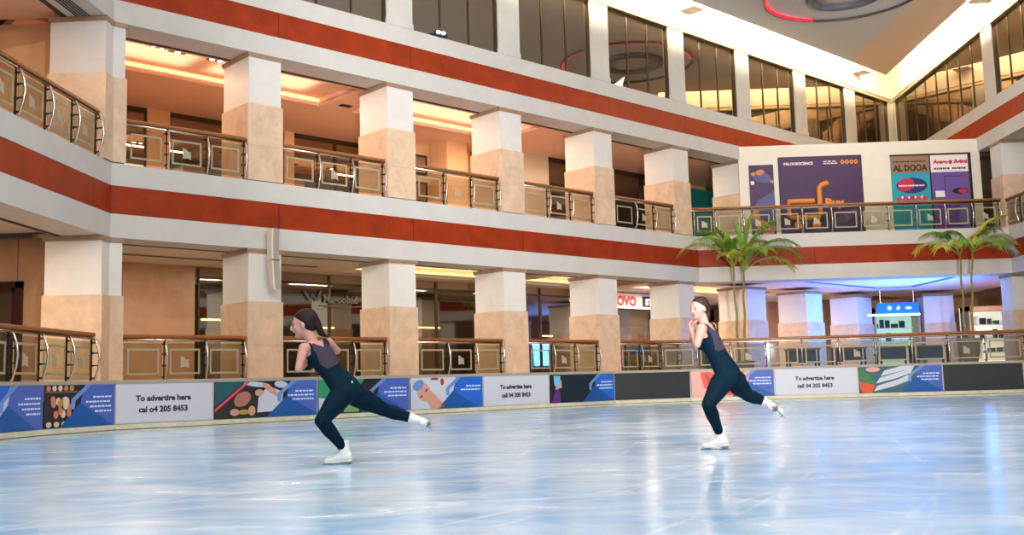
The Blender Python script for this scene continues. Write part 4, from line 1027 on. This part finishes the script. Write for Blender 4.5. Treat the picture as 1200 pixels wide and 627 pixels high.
def head(mb, hair, c, f, up, s, bodyparts):
    f = Vector(f).normalized(); r_ = f.cross(Vector(up)).normalized(); u = r_.cross(f).normalized(); c = Vector(c)
    def P(a, b2, d=0): return c+f*a*s+u*b2*s+r_*d*s
    def el(m_, a, b2, d, rf, ru, rs): m_.ball(P(a, b2, d), (f*rf*s, u*ru*s, r_*rs*s), 20, 14)
    el(mb, -.012, .030, 0, .095, .088, .074)      # cranium
    el(mb, .028, -.020, 0, .060, .085, .058)      # face
    el(mb, .045, -.080, 0, .034, .026, .034)      # jaw / chin
    el(mb, .070, -.092, 0, .014, .013, .018)
    el(mb, .078, .022, 0, .014, .016, .045)       # brow
    mb.loft([(P(.080, .026), r_*.011*s, u*.010*s), (P(.102, -.008), r_*.014*s, u*.013*s), (P(.118, -.024), r_*.017*s, u*.013*s), (P(.088, -.038), r_*.017*s, u*.008*s)], 10)
    el(mb, .082, -.050, 0, .012, .010, .022)      # lips volume
    for sd in (-1, 1):
        el(mb, -.005, -.012, .074*sd, .018, .030, .010)   # ears
        el(mb, .062, -.020, .034*sd, .022, .024, .020)    # cheeks
    # features
    for sd in (-1, 1):
        e = MB().ball(P(.080, .001, .031*sd), (f*.008*s, u*.006*s, r_*.012*s), 12, 8); bodyparts.append((e, 'eye', 'eye'))
        e = MB().ball(P(.082, .021, .030*sd), (f*.006*s, u*.003*s, r_*.015*s), 12, 8); bodyparts.append((e, 'eyebrow', 'hair'))
    e = MB().ball(P(.0925, -.050), (f*.005*s, u*.006*s, r_*.020*s), 12, 8); bodyparts.append((e, 'lips', 'lip'))
    # hair cap drawn back
    el(hair, -.026, .046, 0, .101, .086, .079)
    el(hair, -.050, .000, 0, .064, .075, .072)
    for sd in (-1, 1): el(hair, -.034, .020, .045*sd, .060, .052, .037)
    return P
def hand(mb, wrist, palm_dir, back, curl=35, s=1.0, thumb=1):
    d = Vector(palm_dir).normalized(); b_ = Vector(back); b_ = (b_-d*b_.dot(d)).normalized(); side = d.cross(b_)*thumb
    w = Vector(wrist)
    mb.loft([(w, side*.024*s, b_*.018*s), (w+d*.03*s, side*.034*s, b_*.016*s), (w+d*.075*s, side*.040*s, b_*.014*s), (w+d*.085*s, side*.036*s, b_*.010*s)], 12)
    for k, (o_, L) in enumerate(((.030, .070), (.010, .078), (-.010, .073), (-.030, .058))):
        p = w+d*.078*s+side*o_*s; dd = d.copy(); pts = [p]
        for j in range(3):
            an = math.radians(curl*(.6+.5*j)); dd2 = d*math.cos(an)-b_*math.sin(an)+side*o_*1.2; p = p+dd2.normalized()*L*s/3*(1.1-.1*j); pts.append(p)
        limb(mb, pts, [.0095*s, .009*s, .0085*s, .007*s], 10, 2)
    p = w+d*.025*s+side*.028*s
    limb(mb, [p, p+(d*.5+side*.8-b_*.3).normalized()*.035*s, p+(d*.8+side*.6-b_*.5).normalized()*.062*s], [.012*s, .011*s, .008*s], 10, 2)
def skate(parent, ankle_top, toe_dir, up, s=1.0, label=None):
    """boot with heel, blade and laces. origin = sole centre under the ankle"""
    X = Vector(toe_dir).normalized(); Z = Vector(up); Z = (Z-X*Z.dot(X)).normalized(); Y = Z.cross(X)
    O = Vector(ankle_top)-Z*.215*s-X*.0*s
    def P(x, y, z): return O+X*x*s+Y*y*s+Z*z*s
    def sec(x, z, rx, ry, tilt=0): return (P(x, 0, z), (X*math.cos(tilt)+Z*math.sin(tilt))*rx*s, Y*ry*s)
    mb = MB()
    # shaft
    mb.loft([sec(-.015, .06, .062, .040), sec(-.012, .10, .060, .041), sec(-.008, .15, .052, .042), sec(-.004, .19, .052, .045), sec(.0, .225, .058, .050)], 18)
    # foot (sections across y/z)
    def fs(x, zc, ry, rz): return (P(x, 0, zc), Y*ry*s, Z*rz*s)
    mb.loft([fs(-.075, .085, .026, .030), fs(-.055, .085, .038, .040), fs(-.01, .085, .040, .050), (fs(.05, .072, .038, .044)), fs(.10, .055, .043, .030), fs(.145, .050, .040, .024), fs(.170, .046, .024, .016)], 18)
    o = remeshed(mb, 'boot', 'boot', parent, .008, 3)
    if label: o['label'] = label
    MB().loft([fs(-.078, .048, .028, .012), fs(-.05, .046, .036, .013), fs(.02, .040, .030, .009), fs(.08, .034, .042, .008), fs(.14, .034, .040, .008), fs(.172, .040, .020, .008)], 16).build('sole', 'boot', o, True)
    MB().loft([(P(-.045, 0, .046), X*.036*s, Y*.034*s), (P(-.045, 0, .022), X*.032*s, Y*.030*s)], 16).build('heel', 'sole', o, True)
    b_ = MB(); prof = [(-.115, 0), (.165, 0), (.180, .012), (.178, .022), (.15, .018), (.13, .030), (.10, .030), (.085, .016), (-.02, .016), (-.035, .024), (-.06, .024), (-.075, .014), (-.118, .008)]
    b_.hexa([P(x, -.0025, z) for x, z in prof], [P(x, .0025, z) for x, z in prof])
    b_.hexa([P(x, y, .029) for x, y in ((.07, -.02), (.14, -.02), (.14, .02), (.07, .02))], [P(x, y, .034) for x, y in ((.07, -.02), (.14, -.02), (.14, .02), (.07, .02))])
    b_.build('blade', 'blade', o)
    l = MB()
    for k in range(6):
        z = .115+.018*k; x = .062-.004*k
        l.tube([P(x-.012, -.022, z), P(x+.003, 0, z+.006), P(x-.012, .022, z)], .0035*s, 6)
    l.tube([P(.055, .01, .2), P(.085, .03, .195), P(.095, .035, .17)], .003*s, 6).tube([P(.055, -.01, .2), P(.09, -.03, .19), P(.10, -.03, .165)], .003*s, 6)
    l.build('laces', 'lace', o, True)

def skater(name_label, J, hd, shade, sk_s, supp, free):
    J = {k: Vector(v) for k, v in J.items()}
    org = Vector((J['foot'].x, J['foot'].y, 0))
    root = empty('person', org, 0, name_label, 'person')
    for k in J: J[k] = J[k]-org
    lat = (J['shF']-J['shN']).normalized(); hlat = (J['hipF']-J['hipS']).normalized(); hlat = (hlat*.6+lat*.4).normalized()
    spine = [J['hipc'], J['waist'], J['chest'], J['neck']]
    body = MB(); hair = MB(); extra = []
    def sec(c, tang, la, w, dp):
        t = tang.normalized(); a = (la-t*la.dot(t)).normalized(); b_ = t.cross(a); return (c, a*w, b_*dp)
    t0 = J['waist']-J['hipc']; t1 = J['chest']-J['waist']; t2 = J['neck']-J['chest']; s = sk_s
    ml = (hlat+lat).normalized()
    body.loft([sec(J['hipc']-t0*.55, t0, hlat, .10*s, .085*s), sec(J['hipc']-t0*.25, t0, hlat, .148*s, .112*s), sec(J['hipc']+t0*.15, t0, hlat, .152*s, .112*s), sec(J['hipc']+t0*.6, t0+t1, ml, .136*s, .102*s),
               sec(J['waist']+t1*.05, t0+t1, ml, .120*s, .092*s), sec(J['waist']+t1*.5, t1, lat, .128*s, .096*s), sec(J['chest'], t1, lat, .136*s, .100*s), sec(J['chest']+t2*.35, t2, lat, .142*s, .092*s),
               sec(J['chest']+t2*.65, t2, lat, .130*s, .072*s), sec(J['chest']+t2*.86, t2, lat, .085*s, .055*s), sec(J['neck'], t2, lat, .05*s, .048*s)], 24)
    fwd = lat.cross(t1).normalized()
    if fwd.x > 0: fwd = -fwd     # both face left
    for sd in (-1, 1): body.ball(J['chest']+lat*.06*sd*s+fwd*.065*s-t1*.02, ((.055*s, 0, 0), (0, .055*s, 0), (0, 0, .05*s)))
    for sd in ('hipS', 'hipF'): body.ball(J[sd]-fwd*.032*s-t0*.08, ((.094*s, 0, 0), (0, .094*s, 0), (0, 0, .092*s)))
    c, f, u, hs = hd
    c = Vector(c)-org
    P = head(body, hair, c, f, u, hs, extra)
    limb(body, [J['neck']-t2*.12, P(-.022, -.055)], [.052*s, .050*hs], 16)
    # shoulders & arms
    for sh, el_, ha in (('shN', 'elN', 'haN'), ('shF', 'elF', 'haF')):
        limb(body, [J['chest']+t2*.72, J[sh]], [.058*s, .050*s])
        muscled(body, J[sh], J[el_], [(0, .046*s), (.3, .047*s), (.6, .041*s), (1, .035*s)]); body.ball(J[el_], ((.036*s, 0, 0), (0, .036*s, 0), (0, 0, .036*s)))
        body.ball(J[sh], ((.051*s, 0, 0), (0, .051*s, 0), (0, 0, .051*s)))
        wr = J[el_].lerp(J[ha], 1.0); muscled(body, J[el_], wr, [(0, .036*s), (.25, .038*s), (.7, .028*s), (1, .023*s)])
        hd_ = (J[ha]-J[el_]).normalized(); hand(body, J[ha], (hd_+Vector((0, 0, .25))).normalized(), fwd, 45, s*.95, 1)
    # legs
    for h, k, a in (('hipS', 'kneeS', 'ankS'), ('hipF', 'kneeF', 'ankF')):
        muscled(body, J[h], J[k], [(0, .100*s), (.2, .104*s), (.5, .092*s), (.8, .071*s), (1, .062*s)]); body.ball(J[k], ((.062*s, 0, 0), (0, .062*s, 0), (0, 0, .062*s)))
        body.ball(J[h], ((.09*s, 0, 0), (0, .09*s, 0), (0, 0, .09*s)))
        muscled(body, J[k], J[a], [(0, .060*s), (.15, .061*s), (.35, .062*s), (.65, .048*s), (1, .040*s)]); body.ball(J[a], ((.036*s, 0, 0), (0, .036*s, 0), (0, 0, .036*s)))
    bo = remeshed(body, 'body', 'skin', root, .0075, 5)
    for e, nm, mm in extra: e.build(nm, mm if mm != 'hair' else shade, bo, True)
    # hair and ponytail
    pt = [P(-.085, .030), P(-.115, .025), J['pony']*.3+P(-.13, .0)*.7, (J['pony2']+J['pony'])*.5, J['pony2']]
    limb(hair, pt, [.030*hs, .022*hs, .030*hs, .028*hs, .008], 12, 3)
    remeshed(hair, 'hair', shade, root, .008, 4)
    MB().tube([P(-.118, .025)+Vector((0, math.cos(t)*.026, math.sin(t)*.026)) for t in [k*math.pi/6 for k in range(12)]], .006, 6, closed=True).build('hair_tie', 'navy', root, True)
    # clothing cut from the body surface
    me = bo.data; vs = [v.co.copy() for v in me.vertices]; nr = [v.normal.copy() for v in me.vertices]
    def segd(p, a, b2):
        t = max(0, min(1, (p-a).dot(b2-a)/(b2-a).length_squared)); return (p-a.lerp(b2, t)).length, t
    bones = [('torso', J['hipc'], J['waist'], .13), ('torso2', J['waist'], J['chest'], .115), ('torso3', J['chest'], J['neck'], .105),
             ('leg', J['hipS'], J['kneeS'], .08), ('leg', J['hipF'], J['kneeF'], .08), ('shin', J['kneeS'], J['ankS'], .05), ('shin', J['kneeF'], J['ankF'], .05),
             ('uarm', J['shN'], J['elN'], .043), ('uarm', J['shF'], J['elF'], .043), ('arm', J['elN'], J['haN'], .033), ('arm', J['elF'], J['haF'], .033), ('head', P(0, 0), P(0, .02), .10), ('neck', J['neck'], P(-.02, -.05), .05),
             ('arm', J['haN'], J['haN']+(J['haN']-J['elN']).normalized()*.14, .04), ('arm', J['haF'], J['haF']+(J['haF']-J['elF']).normalized()*.14, .04)]
    cls = []
    for p in vs:
        best = min(((segd(p, a, b2)[0]/(r*s), nm, segd(p, a, b2)[1]) for nm, a, b2, r in bones), key=lambda q: q[0])
        nm, t = best[1], best[2]; c_ = 0
        if nm in ('torso', 'leg', 'shin'): c_ = 1
        elif nm == 'torso2' or nm == 'torso3' or nm == 'uarm' or nm == 'neck':
            q = (p-J['chest']); h = q.dot(t2.normalized())/t2.length; la = q.dot(lat)/s; back = -q.dot(fwd)
            if nm == 'torso2' : h = -(1-t)*t1.length/t2.length
            if nm == 'uarm' and (abs(la) > .118 or t > .3): c_ = 0
            elif back > -.035*s:
                scoop = -.25-.95*(1-(min(1, abs(la)/.115))**2)*1.0   # lower edge of the sheer back
                vneck = .95-.55*(1-min(1, abs(la)/.075))
                if abs(la) > .132 and h > .25: c_ = 0
                elif h < scoop: c_ = 1
                elif abs(la) > .104 and h < 1.08: c_ = 1
                elif h < vneck: c_ = 2
            else:
                if abs(la) > .122 and h > .15: c_ = 0
                elif h < .30+.5*min(1, abs(la)/.09): c_ = 1
                elif .07 < abs(la) < .115 and h < 1.1: c_ = 1
            if nm == 'neck': c_ = 0 if h > .98 or abs(la) < .07 else c_
        cls.append(c_)
    for val, nm, mm, off in ((1, 'unitard', 'navy', .006), (2, 'sheer_back_panel', 'sheer', .005)):
        b_ = bmesh.new(); b_.from_mesh(me); b_.verts.ensure_lookup_table()
        rm = [f_ for f_ in b_.faces if sum(cls[v.index] == val for v in f_.verts) < (3 if val == 1 else 2)]
        for v in b_.verts: v.co = v.co+nr[v.index]*off
        bmesh.ops.delete(b_, geom=rm, context='FACES')
        seen = set(); b_.faces.ensure_lookup_table(); small = []
        for f0 in b_.faces:
            if f0.index in seen: continue
            comp = [f0]; seen.add(f0.index); q_ = [f0]
            while q_:
                g_ = q_.pop()
                for e_ in g_.edges:
                    for h_ in e_.link_faces:
                        if h_.index not in seen: seen.add(h_.index); comp.append(h_); q_.append(h_)
            if len(comp) < 400: small += comp
        bmesh.ops.delete(b_, geom=small, context='FACES')
        for it in range(8):
            mv = {}
            for v in b_.verts:
                if v.is_boundary:
                    nb = [e.other_vert(v).co for e in v.link_edges if e.is_boundary]
                    if len(nb) == 2: mv[v] = v.co*.4+(nb[0]+nb[1])*.3
            for v, c2 in mv.items(): v.co = c2
        m2 = bpy.data.meshes.new(nm); b_.to_mesh(m2); b_.free(); m2.materials.clear(); m2.materials.append(M[mm])
        for p_ in m2.polygons: p_.use_smooth = True
        ob = bpy.data.objects.new(nm, m2); COL.objects.link(ob); ob.parent = root
    # skates
    skate(root, J['ankS']+Vector((0, 0, .055)), supp[0], supp[1], sk_s*1.08)
    v = (J['ankF']-J['kneeF']).normalized()
    skate(root, J['ankF']-v*.055, free[0], free[1], sk_s*1.08)
    return root, J, P, fwd, lat
J1 = {'hipc':(-1.954,9.700,0.699), 'hipS':(-1.985,9.650,0.668), 'kneeS':(-2.152,9.480,0.422), 'ankS':(-1.999,9.700,0.161), 'hipF':(-1.918,9.770,0.664), 'kneeF':(-1.650,9.980,0.497), 'ankF':(-1.372,10.150,0.393), 'waist':(-2.084,9.700,0.856), 'chest':(-2.198,9.700,1.014), 'neck':(-2.280,9.700,1.147), 'shN':(-2.339,9.570,1.104), 'shF':(-2.168,9.830,1.165), 'elN':(-2.377,9.520,0.911), 'haN':(-2.339,9.840,1.004), 'elF':(-2.109,9.980,1.085), 'haF':(-2.295,9.940,1.064), 'foot':(-1.959,9.700,0.000), 'pony':(-2.271,9.700,1.294), 'pony2':(-2.135,9.720,1.205)}
J2 = {'hipc':(1.789,10.450,0.758), 'hipS':(1.735,10.400,0.708), 'kneeS':(1.546,10.250,0.460), 'ankS':(1.674,10.450,0.170), 'hipF':(1.849,10.520,0.696), 'kneeF':(2.028,10.730,0.533), 'ankF':(2.253,10.900,0.453), 'waist':(1.702,10.450,0.933), 'chest':(1.632,10.450,1.083), 'neck':(1.571,10.450,1.267), 'shN':(1.522,10.310,1.218), 'shF':(1.672,10.600,1.246), 'elN':(1.468,10.280,1.055), 'haN':(1.446,10.450,1.192), 'elF':(1.476,10.630,1.102), 'haF':(1.465,10.510,1.221), 'foot':(1.666,10.450,-0.000), 'pony':(1.605,10.450,1.424), 'pony2':(1.625,10.450,1.309)}
a = skater('left skater leaning far forward in a dark unitard, seen in profile, free leg trailing', J1,
           ((-2.366, 9.68, 1.335), (-1, -.05, -.12), (-.12, 0, 1), 1.16), 'hair', 1.0, ((-1, .0, 0), (0, 0, 1)), ((-.1, .95, -.25), (-.85, -.1, .40)))
b2 = skater('right skater in a dark unitard, more upright, face turned to the camera, hand at chest', J2,
            ((1.528, 10.44, 1.425), (-.80, -.58, -.06), (-.08, 0, 1), 1.0), 'hair2', 1.0, ((-1, -.05, 0), (0, 0, 1)), ((.5, .75, -.4), (-.7, .1, .6)))
# little white logo on the hip of the left skater
r1 = a[0]; q = a[1]['hipF']*.3+a[1]['hipc']*.7
tag(MB().ball(q+Vector((.055, -.115, .085)), ((.008, 0, 0), (0, .003, 0), (0, 0, .014)), 10, 6).build('logo_mark', 'logo', r1, True))

# ------------------------------------------------------------------ lights
def area(loc, size, energy, col, rot=(0, 0, 0), sy=None, name='lamp'):
    l = bpy.data.lights.new(name, 'AREA'); l.energy = energy; l.color = col; l.size = size
    if sy: l.shape = 'RECTANGLE'; l.size_y = sy
    o = bpy.data.objects.new(name, l); COL.objects.link(o); o.location = loc; o.rotation_euler = rot; return o
WARM = (1, .74, .52); WARM2 = (1, .83, .64); NEU = (1, .98, .96)
for x, y in ((-5, -3), (3, -3), (-5, 4), (3, 4)):  # unseen fill lamps added below the ceiling to light the hall
    area((x, y, CZ-.05), 3.5, 560, NEU, name='ceiling_fill')
def spot(loc, tgt, energy, col, ang=60, r=.4):  # unseen spots added to brighten the far walls and the ceiling panel
    l = bpy.data.lights.new('fill_spot', 'SPOT'); l.energy = energy; l.color = col; l.spot_size = math.radians(ang); l.spot_blend = .6; l.shadow_soft_size = r
    o = bpy.data.objects.new('fill_spot', l); COL.objects.link(o); o.location = loc
    o.rotation_euler = (Vector(tgt)-Vector(loc)).to_track_quat('-Z', 'Y').to_euler()
spot((6, -4, 11.5), (-6, 26, 6), 5200, NEU, 70, .2)
spot((0, -5, 12.0), (9, 36, 7), 7800, NEU, 62, .2)
spot((2, -4, 2.5), (7, 32, 14), 22000, NEU, 60, .3)
spot((12, 2, 9.0), (-2, 28, 3), 3500, (1, .9, .78), 75, .2)
for u in (1.6, 5.2, 10.4, 13.2): area(FB(u, 2.5, 9.16), 3.0, 26, (1, .70, .52), (math.pi, 0, RB), 1.4, 'tray_fill')  # unseen up-facing fills added in the trays to brighten the gallery ceiling
area((-11.9, 15, 9.16), 3.0, 40, (1, .70, .52), (math.pi, 0, 0), 1.4, 'tray_fill')
for u in (1.8, 5.9, 10, 14.2): area(FB(u, 2.6, 9.0), 2.2, 100, WARM, (0, 0, RB), .2, 'gallery_lamp')
for u in (18.2, 22.5): area(FB(u, 2.4, 9.0), 1.8, 55, WARM2, (0, 0, RB), .2, 'gallery_lamp')
area((-11.4, 17, 9.0), 1.8, 130, WARM, name='gallery_lamp')
for u in (1.8, 5.9, 10, 14.2, 18.2): area(FB(u, 3.0, 4.2), 1.6, 80, (1, .88, .72), (0, 0, RB), 1.0, 'gallery_lamp')
area((-11.6, 18, 4.2), 1.8, 220, WARM2, name='gallery_lamp')
for u in (8, 13, 18, 24): area(FB(u, 7.5, 3.9), 1.5, 25, WARM, (0, 0, RB), 1.0, 'shop_lamp')
area(FB(24.3, 5.4-1.2, 4.1), 1.0, 45, WARM2, (0, 0, RB), name='shop_lamp')
for u, d2 in ((23, 3.4), (27, 4), (31, 4)): area(FB(u, d2, 4.1), 1.4, 200, WARM2, name='gallery_lamp')
BLUE = (.07, .27, 1)
area((14.0, 41.0, 1.1), 3.6, 900, BLUE, (math.radians(158), 0, math.radians(30)), name='blue_lamp')
area((16.0, 38.4, 2.2), 1.4, 220, BLUE, (math.radians(105), 0, math.radians(75)), name='blue_lamp')
area((11.0, 38.6, 1.1), 3.0, 160, BLUE, (math.radians(175), 0, 0), name='blue_lamp')
area((19.0, 42.5, 4.1), 1.4, 110, WARM, name='gallery_lamp')
# posters wash
area((12, YC-3, 12.5), 3, 160, NEU, (math.radians(35), 0, 0), name='wash_lamp')
w = bpy.data.worlds.new('world'); SC.world = w; w.use_nodes = True
w.node_tree.nodes['Background'].inputs[0].default_value = (.90, .95, 1, 1); w.node_tree.nodes['Background'].inputs[1].default_value = 1.0
# ------------------------------------------------------------------ camera
psi = 0.036009729658079; pit = 0.11148525364374438; rol = -0.02643557285809591; foc = 1190.216
cam = bpy.data.cameras.new('camera'); co = bpy.data.objects.new('camera', cam); COL.objects.link(co)
cam.sensor_fit = 'HORIZONTAL'; cam.sensor_width = 36; cam.lens = 36*foc/1200; cam.clip_end = 300
Rm = Matrix.Rotation(psi, 4, 'Z') @ Matrix.Rotation(math.pi/2+pit, 4, 'X') @ Matrix.Rotation(rol, 4, 'Z')
co.matrix_world = Matrix.Translation((0, 0, .74)) @ Rm
SC.camera = co
SC.view_settings.view_transform = 'Standard'; SC.view_settings.look = 'None'; SC.view_settings.exposure = -.05; SC.view_settings.gamma = .9
SC.cycles.use_denoising = True; SC.cycles.max_bounces = 8; SC.cycles.transparent_max_bounces = 16; SC.cycles.caustics_reflective = False; SC.cycles.sample_clamp_indirect = 6
